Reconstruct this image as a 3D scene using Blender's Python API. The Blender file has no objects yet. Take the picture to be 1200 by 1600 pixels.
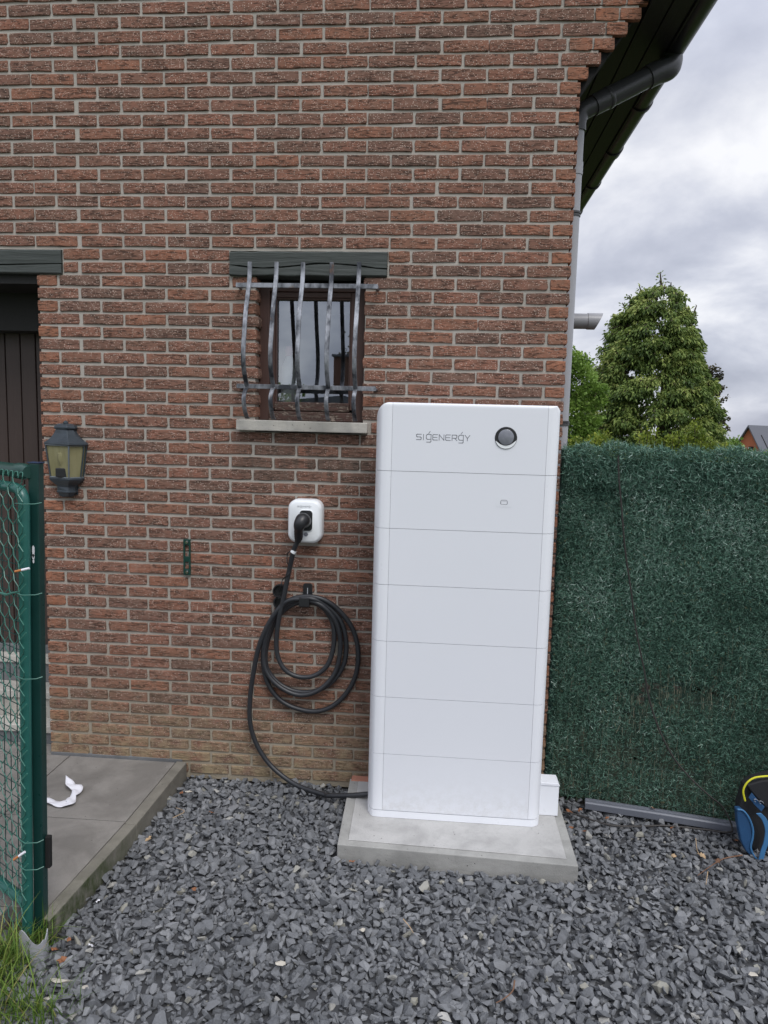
import bpy, bmesh, math, random
import numpy as np
from mathutils import Vector, Matrix, noise
R = math.radians
PI = math.pi
rnd = random.Random(11)
nr = np.random.default_rng(5)
sc = bpy.context.scene
C = sc.collection

# ------------------------------------------------------------------ camera
CAMP = Vector((1.9383, -3.5815, 1.8825))
YAW, PITCH, ROLL = 0.076512, -0.116016, 0.025635
FPX = 1130.0
cy_, sy_ = math.cos(YAW), math.sin(YAW)
fwd = Vector((-sy_ * math.cos(PITCH), cy_ * math.cos(PITCH), math.sin(PITCH)))
r0 = Vector((cy_, sy_, 0)); u0 = r0.cross(fwd)
rgt = r0 * math.cos(ROLL) + u0 * math.sin(ROLL)
upv = -r0 * math.sin(ROLL) + u0 * math.cos(ROLL)
cam = bpy.data.cameras.new('camera'); camo = bpy.data.objects.new('camera', cam); C.objects.link(camo)
m = Matrix.Identity(4)
for i in range(3):
    m[i][0] = rgt[i]; m[i][1] = upv[i]; m[i][2] = -fwd[i]; m[i][3] = CAMP[i]
camo.matrix_world = m
cam.sensor_fit = 'HORIZONTAL'; cam.sensor_width = 36.0; cam.lens = FPX / 1200 * 36
cam.clip_end = 3000; cam.clip_start = 0.02
sc.camera = camo

# ------------------------------------------------------------------ world, sun, exposure
SUN_EL, SUN_ROT = R(52), R(150)      # sun high behind the camera, to its right
w = bpy.data.worlds.new('World'); sc.world = w; w.use_nodes = True
nt = w.node_tree; nt.nodes.clear()
def wn(t, **k):
    n = nt.nodes.new(t)
    for a, b in k.items(): setattr(n, a, b)
    return n
out = wn('ShaderNodeOutputWorld')
sky = wn('ShaderNodeTexSky', sky_type='NISHITA', sun_disc=False, sun_elevation=SUN_EL, sun_rotation=SUN_ROT)
bg1 = wn('ShaderNodeBackground'); bg1.inputs['Strength'].default_value = 0.10
nt.links.new(sky.outputs[0], bg1.inputs['Color'])
tc = wn('ShaderNodeTexCoord')
sep = wn('ShaderNodeSeparateXYZ'); nt.links.new(tc.outputs['Generated'], sep.inputs[0])
def wmath(op, a, b=None):
    n = wn('ShaderNodeMath', operation=op)
    for i, v in enumerate((a, b)):
        if v is None: continue
        if isinstance(v, (int, float)): n.inputs[i].default_value = v
        else: nt.links.new(v, n.inputs[i])
    return n.outputs[0]
zc = wmath('MAXIMUM', sep.outputs[2], 0.0)
den = wmath('ADD', zc, 0.42)
cx = wmath('DIVIDE', sep.outputs[0], den); cyy = wmath('DIVIDE', sep.outputs[1], den)
comb = wn('ShaderNodeCombineXYZ'); nt.links.new(cx, comb.inputs[0]); nt.links.new(cyy, comb.inputs[1])
n1 = wn('ShaderNodeTexNoise'); n1.inputs['Scale'].default_value = 2.6; n1.inputs['Detail'].default_value = 7; n1.inputs['Roughness'].default_value = 0.52; n1.inputs['Distortion'].default_value = 0.25
mp = wn('ShaderNodeMapping'); mp.inputs['Location'].default_value = (3.1, 1.7, 0); mp.inputs['Scale'].default_value = (1.0, 1.0, 1)
nt.links.new(comb.outputs[0], mp.inputs[0]); nt.links.new(mp.outputs[0], n1.inputs['Vector'])
rp = wn('ShaderNodeValToRGB'); nt.links.new(n1.outputs['Fac'], rp.inputs[0])
e = rp.color_ramp.elements
e[0].position = 0.36; e[0].color = (0.43, 0.455, 0.55, 1)
e[1].position = 0.64; e[1].color = (0.95, 0.955, 0.99, 1)
x_ = e.new(0.47); x_.color = (0.56, 0.585, 0.68, 1)
x_ = e.new(0.54); x_.color = (0.70, 0.72, 0.80, 1)
# overcast luminance distribution: brighter towards the zenith
lum = wmath('ADD', wmath('MULTIPLY', wmath('MAXIMUM', wmath('SUBTRACT', zc, 0.38), 0.0), 2.8), 1.0)
vm = wn('ShaderNodeVectorMath', operation='SCALE'); nt.links.new(rp.outputs[0], vm.inputs[0]); nt.links.new(lum, vm.inputs['Scale'])
bg2 = wn('ShaderNodeBackground'); bg2.inputs['Strength'].default_value = 1.0
nt.links.new(vm.outputs[0], bg2.inputs['Color'])
mx = wn('ShaderNodeMixShader'); mx.inputs[0].default_value = 0.93
nt.links.new(bg1.outputs[0], mx.inputs[1]); nt.links.new(bg2.outputs[0], mx.inputs[2]); nt.links.new(mx.outputs[0], out.inputs[0])

sl = bpy.data.lights.new('sun', 'SUN'); sl.energy = 1.5; sl.angle = R(25); sl.color = (1, 0.97, 0.93)
so = bpy.data.objects.new('sun', sl); C.objects.link(so)
# sky texture: rotation 0 = +Y, clockwise seen from above
sd = Vector((math.sin(SUN_ROT) * math.cos(SUN_EL), math.cos(SUN_ROT) * math.cos(SUN_EL), math.sin(SUN_EL)))
so.rotation_euler = (-sd).to_track_quat('-Z', 'Y').to_euler()
sc.view_settings.view_transform = 'Standard'; sc.view_settings.look = 'None'
sc.view_settings.exposure = 0.10; sc.view_settings.gamma = 1.0; sc.view_settings.use_curve_mapping = False
sc.cycles.max_bounces = 6

def at(x, y, Y):      # a point of the photograph (1200 x 1600) laid at real depth Y
    d = rgt * ((x - 600) / FPX) - upv * ((y - 800) / FPX) + fwd
    return CAMP + d * ((Y - CAMP.y) / d.y)
def atz(x, y, z):
    d = rgt * ((x - 600) / FPX) - upv * ((y - 800) / FPX) + fwd
    return CAMP + d * ((z - CAMP.z) / d.z)

# ------------------------------------------------------------------ materials
class G:
    def __init__(s, name):
        s.m = bpy.data.materials.new(name); s.m.use_nodes = True; s.t = s.m.node_tree
        s.b = s.t.nodes['Principled BSDF']; s.out = s.t.nodes['Material Output']
    def n(s, t, **k):
        q = s.t.nodes.new(t)
        for a, b in k.items(): setattr(q, a, b)
        return q
    def l(s, a, b): s.t.links.new(a, b)
    def val(s, sock, v):
        if isinstance(v, (int, float)): sock.default_value = v
        elif isinstance(v, (tuple, list)): sock.default_value = tuple(v) + ((1,) if len(v) == 3 and len(sock.default_value) == 4 else ())
        else: s.l(v, sock)
    def pos(s): return s.n('ShaderNodeNewGeometry').outputs['Position']
    def obj(s): return s.n('ShaderNodeTexCoord').outputs['Object']
    def mapv(s, v, scale=(1, 1, 1), loc=(0, 0, 0)):
        q = s.n('ShaderNodeMapping'); q.inputs['Scale'].default_value = scale; q.inputs['Location'].default_value = loc
        s.l(v, q.inputs[0]); return q.outputs[0]
    def noise(s, v, scale, detail=3, rough=0.5, dist=0.0):
        q = s.n('ShaderNodeTexNoise'); q.inputs['Scale'].default_value = scale; q.inputs['Detail'].default_value = detail
        q.inputs['Roughness'].default_value = rough; q.inputs['Distortion'].default_value = dist
        if v is not None: s.l(v, q.inputs['Vector'])
        return q.outputs['Fac']
    def vor(s, v, scale, feat='F1', out='Distance'):
        q = s.n('ShaderNodeTexVoronoi', feature=feat); q.inputs['Scale'].default_value = scale; s.l(v, q.inputs['Vector']); return q.outputs[out]
    def ramp(s, f, stops, interp='LINEAR'):
        q = s.n('ShaderNodeValToRGB'); q.color_ramp.interpolation = interp; e = q.color_ramp.elements
        while len(e) < len(stops): e.new(0.5)
        for a, (p, c) in zip(e, stops):
            a.position = p; a.color = (c, c, c, 1) if isinstance(c, (int, float)) else tuple(c) + (1,)
        s.l(f, q.inputs[0]); return q.outputs[0]
    def mix(s, f, a, b, mode='MIX'):
        q = s.n('ShaderNodeMix', data_type='RGBA', blend_type=mode)
        s.val(q.inputs[0], f); s.val(q.inputs[6], a); s.val(q.inputs[7], b); return q.outputs[2]
    def ma(s, op, a, b=None, clamp=False):
        q = s.n('ShaderNodeMath', operation=op); q.use_clamp = clamp
        s.val(q.inputs[0], a)
        if b is not None: s.val(q.inputs[1], b)
        return q.outputs[0]
    def bump(s, h, dist=0.002, strength=1.0, prev=None):
        q = s.n('ShaderNodeBump'); q.inputs['Distance'].default_value = dist; q.inputs['Strength'].default_value = strength
        s.l(h, q.inputs['Height'])
        if prev is not None: s.l(prev, q.inputs['Normal'])
        s.l(q.outputs[0], s.b.inputs['Normal']); return q.outputs[0]
    def set(s, col=None, rough=None, metal=None, spec=None):
        if col is not None: s.val(s.b.inputs['Base Color'], col)
        if rough is not None: s.val(s.b.inputs['Roughness'], rough)
        if metal is not None: s.val(s.b.inputs['Metallic'], metal)
        if spec is not None: s.val(s.b.inputs['Specular IOR Level'], spec)
        return s.m

def plain(name, col, rough=0.5, metal=0.0, var=0.15, scale=12, bump=0.0, bs=60, spec=None):
    g = G(name); v = g.obj()
    nz = g.noise(v, scale, 4, 0.6)
    dark = tuple(c * (1 - var) for c in col); lite = tuple(min(1, c * (1 + var)) for c in col)
    c = g.mix(nz, dark, lite)
    g.set(c, g.ma('ADD', g.ma('MULTIPLY', g.noise(v, scale * 2.3, 2), 0.15), rough - 0.07), metal, spec)
    if bump: g.bump(g.noise(v, bs, 4, 0.6), bump)
    return g.m

def brick_mat(name, geo_attr):
    g = G(name); v = g.pos()
    if geo_attr:
        a = g.n('ShaderNodeAttribute', attribute_name='tint').outputs['Color']
    else:
        a = g.n('ShaderNodeAttribute', attribute_type='OBJECT', attribute_name='tint').outputs['Color']
    sp = g.n('ShaderNodeSeparateColor'); g.l(a, sp.inputs[0])
    rr, ora, off = sp.outputs[0], sp.outputs[1], sp.outputs[2]
    ofv = g.n('ShaderNodeCombineXYZ'); g.l(g.ma('MULTIPLY', off, 9.0), ofv.inputs[1])
    va = g.n('ShaderNodeVectorMath', operation='ADD'); g.l(v, va.inputs[0]); g.l(ofv.outputs[0], va.inputs[1]); v = va.outputs[0]
    base = g.ramp(rr, [(0.0, (0.175, 0.104, 0.081)), (0.3, (0.208, 0.112, 0.084)), (0.6, (0.230, 0.118, 0.086)), (1.0, (0.262, 0.125, 0.088))])
    base = g.mix(ora, base, (0.34, 0.145, 0.085))
    lf = g.noise(v, 22, 4, 0.6)
    base = g.mix(g.ramp(lf, [(0.38, 0.0), (0.68, 0.5)]), base, (0.15, 0.105, 0.08))
    sx = g.mapv(v, (14, 30, 75))
    crack = g.noise(sx, 1.6, 5, 0.62, 1.4)
    cr = g.ramp(crack, [(0.34, 0.0), (0.44, 1.0)])
    cbig = g.noise(g.mapv(v, (9, 20, 60), (5, 2, 1)), 1.5, 3, 0.5, 1.2)
    cr2 = g.ramp(cbig, [(0.36, 0.0), (0.40, 1.0)])
    crk = g.ma('MULTIPLY', cr, cr2)
    col = g.mix(g.ma('MULTIPLY', g.ma('SUBTRACT', 1.0, crk), 0.7), base, (0.045, 0.030, 0.024))
    # pale sand grains baked in the face
    vo = g.n('ShaderNodeTexVoronoi'); vo.inputs['Scale'].default_value = 150; g.l(g.mapv(v, (1, 1, 1.25)), vo.inputs['Vector'])
    spots = g.ramp(vo.outputs['Distance'], [(0.26, 1.0), (0.36, 0.0)])
    sc2 = g.n('ShaderNodeSeparateColor'); g.l(vo.outputs['Color'], sc2.inputs[0])
    patch = g.ramp(g.noise(v, 26, 2), [(0.38, 0.80), (0.62, 0.45)])
    sel = g.ma('GREATER_THAN', sc2.outputs[0], patch)
    spm = g.ma('MULTIPLY', g.ma('MULTIPLY', spots, sel), g.ma('SUBTRACT', 1.0, g.ma('MULTIPLY', ora, 0.85)))
    col = g.mix(g.ma('MULTIPLY', spm, 0.9), col, (0.62, 0.50, 0.42))
    # splash dirt and lime near the ground
    sz = g.n('ShaderNodeSeparateXYZ'); g.l(g.pos(), sz.inputs[0])
    low = g.ma('SUBTRACT', 1.0, g.ma('DIVIDE', sz.outputs[2], 0.95), clamp=True)
    dirt = g.ma('MULTIPLY', low, g.ramp(g.noise(g.pos(), 5.5, 5, 0.65), [(0.3, 0.15), (0.7, 1.0)]), clamp=True)
    col = g.mix(g.ma('MULTIPLY', dirt, 0.50), col, (0.17, 0.135, 0.088))
    vlow = g.ma('SUBTRACT', 1.15, g.ma('DIVIDE', sz.outputs[2], 0.42), clamp=True)
    lime = g.ma('MULTIPLY', vlow, g.ramp(g.noise(g.pos(), 11, 4, 0.7), [(0.35, 0.0), (0.62, 1.0)]), clamp=True)
    col = g.mix(g.ma('MULTIPLY', lime, 0.75), col, (0.36, 0.29, 0.175))
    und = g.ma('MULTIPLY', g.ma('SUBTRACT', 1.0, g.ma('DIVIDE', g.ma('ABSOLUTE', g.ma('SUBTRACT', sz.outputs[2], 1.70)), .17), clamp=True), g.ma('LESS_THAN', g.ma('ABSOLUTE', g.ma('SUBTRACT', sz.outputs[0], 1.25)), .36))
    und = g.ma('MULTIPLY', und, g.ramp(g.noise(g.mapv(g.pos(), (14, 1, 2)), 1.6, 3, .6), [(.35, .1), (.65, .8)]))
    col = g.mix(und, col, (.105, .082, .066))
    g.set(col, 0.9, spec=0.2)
    h = g.ma('ADD', g.ma('MULTIPLY', crk, 1.0), g.ma('MULTIPLY', g.noise(g.mapv(v, (30, 30, 60)), 3, 4, 0.7), 0.5))
    g.bump(h, 0.0030, 1.0)
    return g.m
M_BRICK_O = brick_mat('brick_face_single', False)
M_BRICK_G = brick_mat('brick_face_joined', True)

def mortar_mat():
    g = G('mortar'); v = g.pos()
    a = g.noise(v, 9, 5, 0.65)
    col = g.mix(a, (0.34, 0.315, 0.28), (0.49, 0.455, 0.41))
    col = g.mix(g.ramp(g.noise(v, 2.3, 4, 0.6), [(0.52, 0), (0.7, 0.5)]), col, (0.28, 0.26, 0.225))
    sz = g.n('ShaderNodeSeparateXYZ'); g.l(v, sz.inputs[0])
    low = g.ma('SUBTRACT', 1.0, g.ma('DIVIDE', sz.outputs[2], 0.8), clamp=True)
    col = g.mix(g.ma('MULTIPLY', low, 0.8), col, (0.32, 0.27, 0.18))
    mid = g.ma('SUBTRACT', 1.0, g.ma('DIVIDE', sz.outputs[2], 2.0), clamp=True)
    col = g.mix(g.ma('MULTIPLY', mid, 0.5), col, (0.29, 0.255, 0.205))
    g.set(col, 0.92, spec=0.2)
    g.bump(g.noise(v, 130, 5, 0.7), 0.003)
    return g.m
M_MORTAR = mortar_mat()

def concrete_mat(name, c0, c1, moss=0.0, sc_=14):
    g = G(name); v = g.pos()
    a = g.noise(v, sc_, 6, 0.65)
    col = g.mix(a, c0, c1)
    col = g.mix(g.ramp(g.noise(v, 3.1, 4, 0.6, 0.5), [(0.48, 0), (0.64, 0.55)]), col, tuple(x * 0.62 for x in c0))
    sp = g.ramp(g.noise(v, 260, 2, 0.5), [(0.28, 0.0), (0.36, 1.0)])
    col = g.mix(g.ma('MULTIPLY', g.ma('SUBTRACT', 1.0, sp), 0.6), col, tuple(x * 0.45 for x in c0))
    po_ = g.n('ShaderNodeTexVoronoi'); po_.inputs['Scale'].default_value = 34; g.l(v, po_.inputs['Vector'])
    psel = g.n('ShaderNodeSeparateColor'); g.l(po_.outputs['Color'], psel.inputs[0])
    pore = g.ma('MULTIPLY', g.ramp(po_.outputs['Distance'], [(0.07, 1.0), (0.11, 0.0)]), g.ma('GREATER_THAN', psel.outputs[0], 0.72))
    col = g.mix(g.ma('MULTIPLY', pore, 0.75), col, tuple(x * 0.3 for x in c0))
    st_ = g.ramp(g.noise(g.mapv(v, (3, 3, 9)), 2.2, 6, 0.7, 1.0), [(0.45, 0.0), (0.75, 0.5)])
    col = g.mix(st_, col, tuple(x * 0.72 for x in c0))
    if moss:
        sz = g.n('ShaderNodeSeparateXYZ'); g.l(v, sz.inputs[0])
        f = g.ma('MULTIPLY', g.ma('SUBTRACT', g.ma('MULTIPLY', sz.outputs[1], -1.0), 0.45), 1.7, clamp=True)
        f = g.ma('MULTIPLY', f, g.ramp(g.noise(g.mapv(v, (1, 1, 0.5)), 17, 5, 0.7), [(0.35, 0.1), (0.6, 1.0)]), clamp=True)
        nrm = g.n('ShaderNodeSeparateXYZ'); g.l(g.n('ShaderNodeNewGeometry').outputs['Normal'], nrm.inputs[0])
        f = g.ma('MULTIPLY', f, g.ma('SUBTRACT', 1.0, g.ma('MULTIPLY', g.ma('ABSOLUTE', nrm.outputs[2]), 0.8)), clamp=True)
        col = g.mix(g.ma('MULTIPLY', f, moss), col, (0.035, 0.055, 0.012))
    g.set(col, 0.88, spec=0.25)
    g.bump(g.ma('SUBTRACT', g.ma('ADD', g.noise(v, 180, 4, 0.7), g.ma('MULTIPLY', a, 1.5)), g.ma('MULTIPLY', pore, 1.5)), 0.0014)
    return g.m
M_PAVE = concrete_mat('paving_concrete', (0.20, 0.188, 0.17), (0.275, 0.26, 0.24))
M_KERB = concrete_mat('kerb_concrete', (0.17, 0.16, 0.135), (0.25, 0.235, 0.20), moss=0.95)
M_PAD = concrete_mat('pad_concrete', (0.30, 0.30, 0.285), (0.40, 0.395, 0.375), sc_=7)
M_PADTOP = concrete_mat('pad_screed', (0.40, 0.395, 0.385), (0.50, 0.495, 0.48), sc_=5)
M_SILL = concrete_mat('sill_stone', (0.42, 0.405, 0.365), (0.55, 0.53, 0.48), sc_=30)
M_STEP = concrete_mat('step_stone', (0.34, 0.33, 0.31), (0.5, 0.47, 0.40), sc_=6)
M_BLUESTONE = concrete_mat('bluestone', (0.13, 0.135, 0.14), (0.2, 0.205, 0.21), sc_=20)

def wood_mat(name, c0, c1, axis=0, peel=False, rough=0.6, spec=None):
    g = G(name); v = g.obj()
    s = [26, 26, 26]; s[axis] = 1.6
    gr = g.noise(g.mapv(v, tuple(s)), 2.4, 6, 0.65, 0.6)
    col = g.mix(gr, c0, c1)
    h = gr
    if peel:
        pv = g.mapv(v, (9, 9, 34))
        pm = g.noise(pv, 2.2, 6, 0.75, 1.2)
        pf = g.ramp(pm, [(0.50, 0.0), (0.545, 1.0)])
        pf = g.ma('MULTIPLY', pf, g.ramp(g.noise(v, 6, 2), [(0.30, 0.2), (0.5, 1.0)]))
        bare = g.mix(g.noise(g.mapv(v, (20, 20, 90)), 3, 4, 0.7), (0.13, 0.09, 0.065), (0.33, 0.27, 0.22))
        col = g.mix(pf, col, bare)
        h = g.ma('SUBTRACT', gr, g.ma('MULTIPLY', pf, 1.2))
    g.set(col, rough, spec=spec); g.bump(h, 0.004 if axis == 0 else 0.0016); return g.m
M_LINTEL = wood_mat('dark_stained_oak', (0.010, 0.014, 0.013), (0.085, 0.098, 0.090), 0)
M_FRAME = wood_mat('window_wood', (0.050, 0.024, 0.019), (0.085, 0.042, 0.032), 2, rough=0.5)
M_PEEL = wood_mat('peeling_window_wood', (0.055, 0.022, 0.017), (0.09, 0.045, 0.033), 0, peel=True)
M_DOOR = wood_mat('garage_door_wood', (0.040, 0.026, 0.022), (0.068, 0.046, 0.040), 2, rough=0.48)
M_SOFFIT = wood_mat('dark_soffit_board', (0.008, 0.0075, 0.007), (0.016, 0.015, 0.0135), 1)
M_BLACK = plain('black_void', (0.006, 0.006, 0.006), 0.9)
M_INTERIOR = plain('room_plaster', (0.30, 0.29, 0.27), 0.9)
M_GUTTER = plain('dark_pvc_gutter', (0.022, 0.022, 0.025), 0.38, var=0.2)
M_PVCG = plain('grey_pvc', (0.34, 0.345, 0.37), 0.34, var=0.08, scale=5)
M_PVCD = plain('dark_grey_pvc', (0.055, 0.056, 0.06), 0.35, var=0.12, scale=5)
M_TILE = plain('roof_tile', (0.035, 0.035, 0.04), 0.7, var=0.3)
M_RAIL = plain('rail_pvc', (0.13, 0.14, 0.165), 0.4, var=0.1)

def iron_mat():
    g = G('worn_iron'); v = g.obj()
    a = g.noise(g.mapv(v, (16, 16, 7)), 1.3, 4, 0.6)
    col = g.mix(g.ramp(a, [(0.38, 0), (0.66, 1)]), (0.045, 0.05, 0.06), (0.34, 0.355, 0.385))
    ru = g.ramp(g.noise(v, 6, 4, 0.7), [(0.60, 0), (0.70, 0.8)])
    col = g.mix(ru, col, (0.16, 0.085, 0.045))
    g.set(col, g.ramp(a, [(0.3, 0.6), (0.7, 0.38)]), 0.55); g.bump(g.noise(v, 90, 3), 0.001); return g.m
M_IRON = iron_mat()
def glass_mat(name, refl=0.3, tint=(0.75, 0.8, 0.85), rough=0.01):
    g = G(name); t = g.t; t.nodes.remove(g.b)
    gl = g.n('ShaderNodeBsdfGlossy'); gl.inputs['Roughness'].default_value = rough; gl.inputs['Color'].default_value = tint + (1,)
    tr = g.n('ShaderNodeBsdfTransparent'); tr.inputs['Color'].default_value = (0.96, 0.98, 0.98, 1)
    fr = g.n('ShaderNodeFresnel'); fr.inputs['IOR'].default_value = 1.5
    ad = g.ma('ADD', fr.outputs[0], refl, clamp=True)
    mx = g.n('ShaderNodeMixShader'); g.l(ad, mx.inputs[0]); g.l(tr.outputs[0], mx.inputs[1]); g.l(gl.outputs[0], mx.inputs[2])
    g.l(mx.outputs[0], g.out.inputs[0]); return g.m
M_GLASS = glass_mat('window_glass', 0.36)
def amber_mat():
    g = G('amber_lamp_glass'); v = g.obj()
    a = g.noise(g.mapv(v, (18, 18, 5)), 1.5, 3, 0.5, 0.8)
    g.set(g.mix(a, (0.24, 0.22, 0.10), (0.42, 0.40, 0.24)), 0.30)
    g.b.inputs['Transmission Weight'].default_value = 0.25; g.b.inputs['IOR'].default_value = 1.3
    g.bump(a, 0.004); return g.m
M_AMBER = amber_mat()
M_LANTERN = plain('lantern_metal', (0.045, 0.058, 0.07), 0.42, 0.2, var=0.35, scale=20, bump=0.0006)
M_LEDGE = plain('lantern_worn_edge', (0.16, 0.185, 0.20), 0.5, 0.3, var=0.3, scale=30)
def cab_mat():
    g = G('white_powder_coat'); v = g.obj()
    c = g.mix(g.noise(v, 1.4, 3), (0.735, 0.755, 0.80), (0.765, 0.785, 0.825))
    sz = g.n('ShaderNodeSeparateXYZ'); g.l(g.pos(), sz.inputs[0])
    dz = g.ma('SUBTRACT', 1.0, g.ma('DIVIDE', g.ma('SUBTRACT', sz.outputs[2], .08), .30), clamp=True)
    dm = g.ma('MULTIPLY', g.ma('MULTIPLY', dz, dz), g.ramp(g.noise(g.pos(), 30, 5, .75), [(.40, 0), (.72, .6)]))
    c = g.mix(dm, c, (.50, .49, .46))
    g.set(c, g.ma('ADD', g.ma('MULTIPLY', g.noise(g.pos(), 3.0, 4), .16), .34), spec=0.45); g.bump(g.noise(v, 900, 2), 0.00008); return g.m
M_CAB = cab_mat()
M_TRIM = plain('white_plastic_trim', (0.80, 0.82, 0.86), 0.3, var=0.02)
M_CORE = plain('cabinet_core', (0.16, 0.165, 0.18), 0.6)
M_WHITE = plain('white_gloss_plastic', (0.82, 0.85, 0.87), 0.22, var=0.02)
M_LOGO = plain('grey_print', (0.21, 0.22, 0.25), 0.4)
M_LOGOF = plain('pale_grey_print', (0.40, 0.42, 0.45), 0.4)
M_STICK = plain('pale_sticker', (0.74, 0.76, 0.80), 0.5, var=0.02)
M_BPLAST = plain('black_plastic', (0.018, 0.019, 0.021), 0.38, var=0.2)
M_CABLE = plain('black_rubber_cable', (0.024, 0.026, 0.030), 0.42, var=0.25, scale=30)
M_CHROME = plain('chrome', (0.6, 0.62, 0.65), 0.15, 1.0, var=0.05)
M_DGLASS = plain('dial_glass', (0.20, 0.21, 0.24), 0.10, var=0.4, scale=40)
M_GREEN = plain('dark_green_paint', (0.010, 0.048, 0.038), 0.33, var=0.15)
M_TEAL = plain('teal_green_paint', (0.018, 0.105, 0.088), 0.30, var=0.12)
M_POST = plain('post_green_paint', (0.008, 0.038, 0.034), 0.3, var=0.15)
M_NAVY = plain('navy_cap', (0.015, 0.035, 0.085), 0.4)
M_WIRE = plain('green_wire', (0.045, 0.16, 0.125), 0.4, var=0.15)
M_DWIRE = plain('dark_green_wire', (0.012, 0.05, 0.045), 0.4, var=0.15)
M_PAPER = plain('white_paper', (0.72, 0.72, 0.76), 0.8, var=0.05)
M_ORANGE = plain('cigarette_filter', (0.42, 0.16, 0.05), 0.8)
M_LEAF = plain('dead_leaf_brown', (0.24, 0.10, 0.045), 0.8, var=0.45, scale=60)
M_LEAFP = plain('dead_leaf_tan', (0.42, 0.30, 0.18), 0.8, var=0.35, scale=60)
M_TWIG = plain('twig_bark', (0.16, 0.085, 0.05), 0.8, var=0.3)
M_PALE = plain('pale_stone', (0.45, 0.42, 0.36), 0.85, var=0.25, scale=40, bump=0.001)
M_REDBRICK = plain('salmon_brick', (0.42, 0.19, 0.13), 0.9, var=0.25, scale=60, bump=0.002)
M_BLUE = plain('blue_canvas', (0.012, 0.060, 0.150), 0.62, var=0.25, scale=14, bump=0.0012, bs=400)
M_BLUEL = plain('light_blue_binding', (0.045, 0.16, 0.33), 0.5, var=0.15)
M_BAGB = plain('black_canvas', (0.012, 0.013, 0.015), 0.7, var=0.3, bump=0.001, bs=300)
M_YELLOW = plain('yellow_piping', (0.62, 0.60, 0.03), 0.45)
M_SOIL = plain('soil', (0.045, 0.038, 0.028), 0.95, var=0.4, bump=0.01, bs=20)
M_BARK = plain('bark', (0.06, 0.045, 0.03), 0.9, var=0.4, bump=0.01, bs=15)
M_HBRICK = plain('orange_brick_far', (0.42, 0.135, 0.07), 0.9, var=0.15)
M_HROOF = plain('slate_roof_far', (0.10, 0.105, 0.125), 0.6, var=0.15)
M_BOTTLE = plain('white_bottle', (0.85, 0.87, 0.86), 0.35, var=0.03)
M_PINK = plain('pink_cap', (0.75, 0.35, 0.40), 0.4)
M_CURTAIN = plain('net_curtain', (0.42, 0.45, 0.48), 0.9, var=0.2, scale=3)

def attr_mat(name, stops, rough=0.5, spec=0.4, trans=0.0, bump=0.0, extra=None):
    g = G(name)
    a = g.n('ShaderNodeAttribute', attribute_name='rnd').outputs['Fac']
    c = g.ramp(a, stops)
    if bump:
        v = g.pos(); nz = g.noise(v, 120, 5, 0.7)
        c = g.mix(g.ramp(nz, [(0.35, 0.0), (0.75, 0.55)]), c, extra or (0.2, 0.2, 0.2))
        g.bump(nz, bump)
    g.set(c, rough, spec=spec)
    if trans: 
        tl = g.n('ShaderNodeBsdfTranslucent'); g.l(c, tl.inputs[0])
        mx = g.n('ShaderNodeMixShader'); mx.inputs[0].default_value = trans
        g.l(g.b.outputs[0], mx.inputs[1]); g.l(tl.outputs[0], mx.inputs[2]); g.l(mx.outputs[0], g.out.inputs[0])
    return g.m
M_GRAVEL = attr_mat('slate_gravel', [(0, (0.075, 0.079, 0.084)), (0.45, (0.126, 0.131, 0.137)), (0.8, (0.185, 0.190, 0.196)), (0.93, (0.23, 0.235, 0.24)), (0.965, (0.26, 0.25, 0.20)), (1.0, (0.40, 0.39, 0.36))], 0.72, 0.4, bump=0.0015, extra=(0.19, 0.20, 0.22))
M_NEEDLE = attr_mat('plastic_needles', [(0, (0.030, 0.070, 0.050)), (0.4, (0.072, 0.168, 0.118)), (0.7, (0.145, 0.275, 0.205)), (0.88, (0.27, 0.42, 0.34)), (0.985, (0.50, 0.63, 0.57)), (1, (0.20, 0.18, 0.09))], 0.45, 0.4)
M_DRY = attr_mat('bare_strands', [(0, (0.03, 0.05, 0.035)), (0.7, (0.11, 0.12, 0.085)), (1, (0.24, 0.22, 0.16))], 0.7, 0.3)
M_CONIF = attr_mat('conifer_sprays', [(0, (0.042, 0.076, 0.020)), (0.45, (0.125, 0.190, 0.045)), (0.8, (0.25, 0.315, 0.080)), (1, (0.36, 0.40, 0.13))], 0.6, 0.3, trans=0.25)
M_LIGHTG = attr_mat('light_green_leaves', [(0, (0.07, 0.13, 0.02)), (0.6, (0.17, 0.28, 0.05)), (1, (0.30, 0.43, 0.10))], 0.5, 0.3, trans=0.35)
M_YELG = attr_mat('yellow_green_leaves', [(0, (0.09, 0.14, 0.015)), (0.6, (0.24, 0.30, 0.04)), (1, (0.42, 0.46, 0.09))], 0.5, 0.3, trans=0.35)
M_BROWNL = attr_mat('brown_green_leaves', [(0, (0.035, 0.035, 0.02)), (0.6, (0.085, 0.08, 0.045)), (1, (0.17, 0.14, 0.09))], 0.6, 0.3, trans=0.2)
M_GRASS = attr_mat('grass_blades', [(0, (0.035, 0.07, 0.01)), (0.6, (0.11, 0.20, 0.03)), (0.85, (0.22, 0.30, 0.06)), (1, (0.33, 0.27, 0.11))], 0.5, 0.3, trans=0.3)

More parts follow.
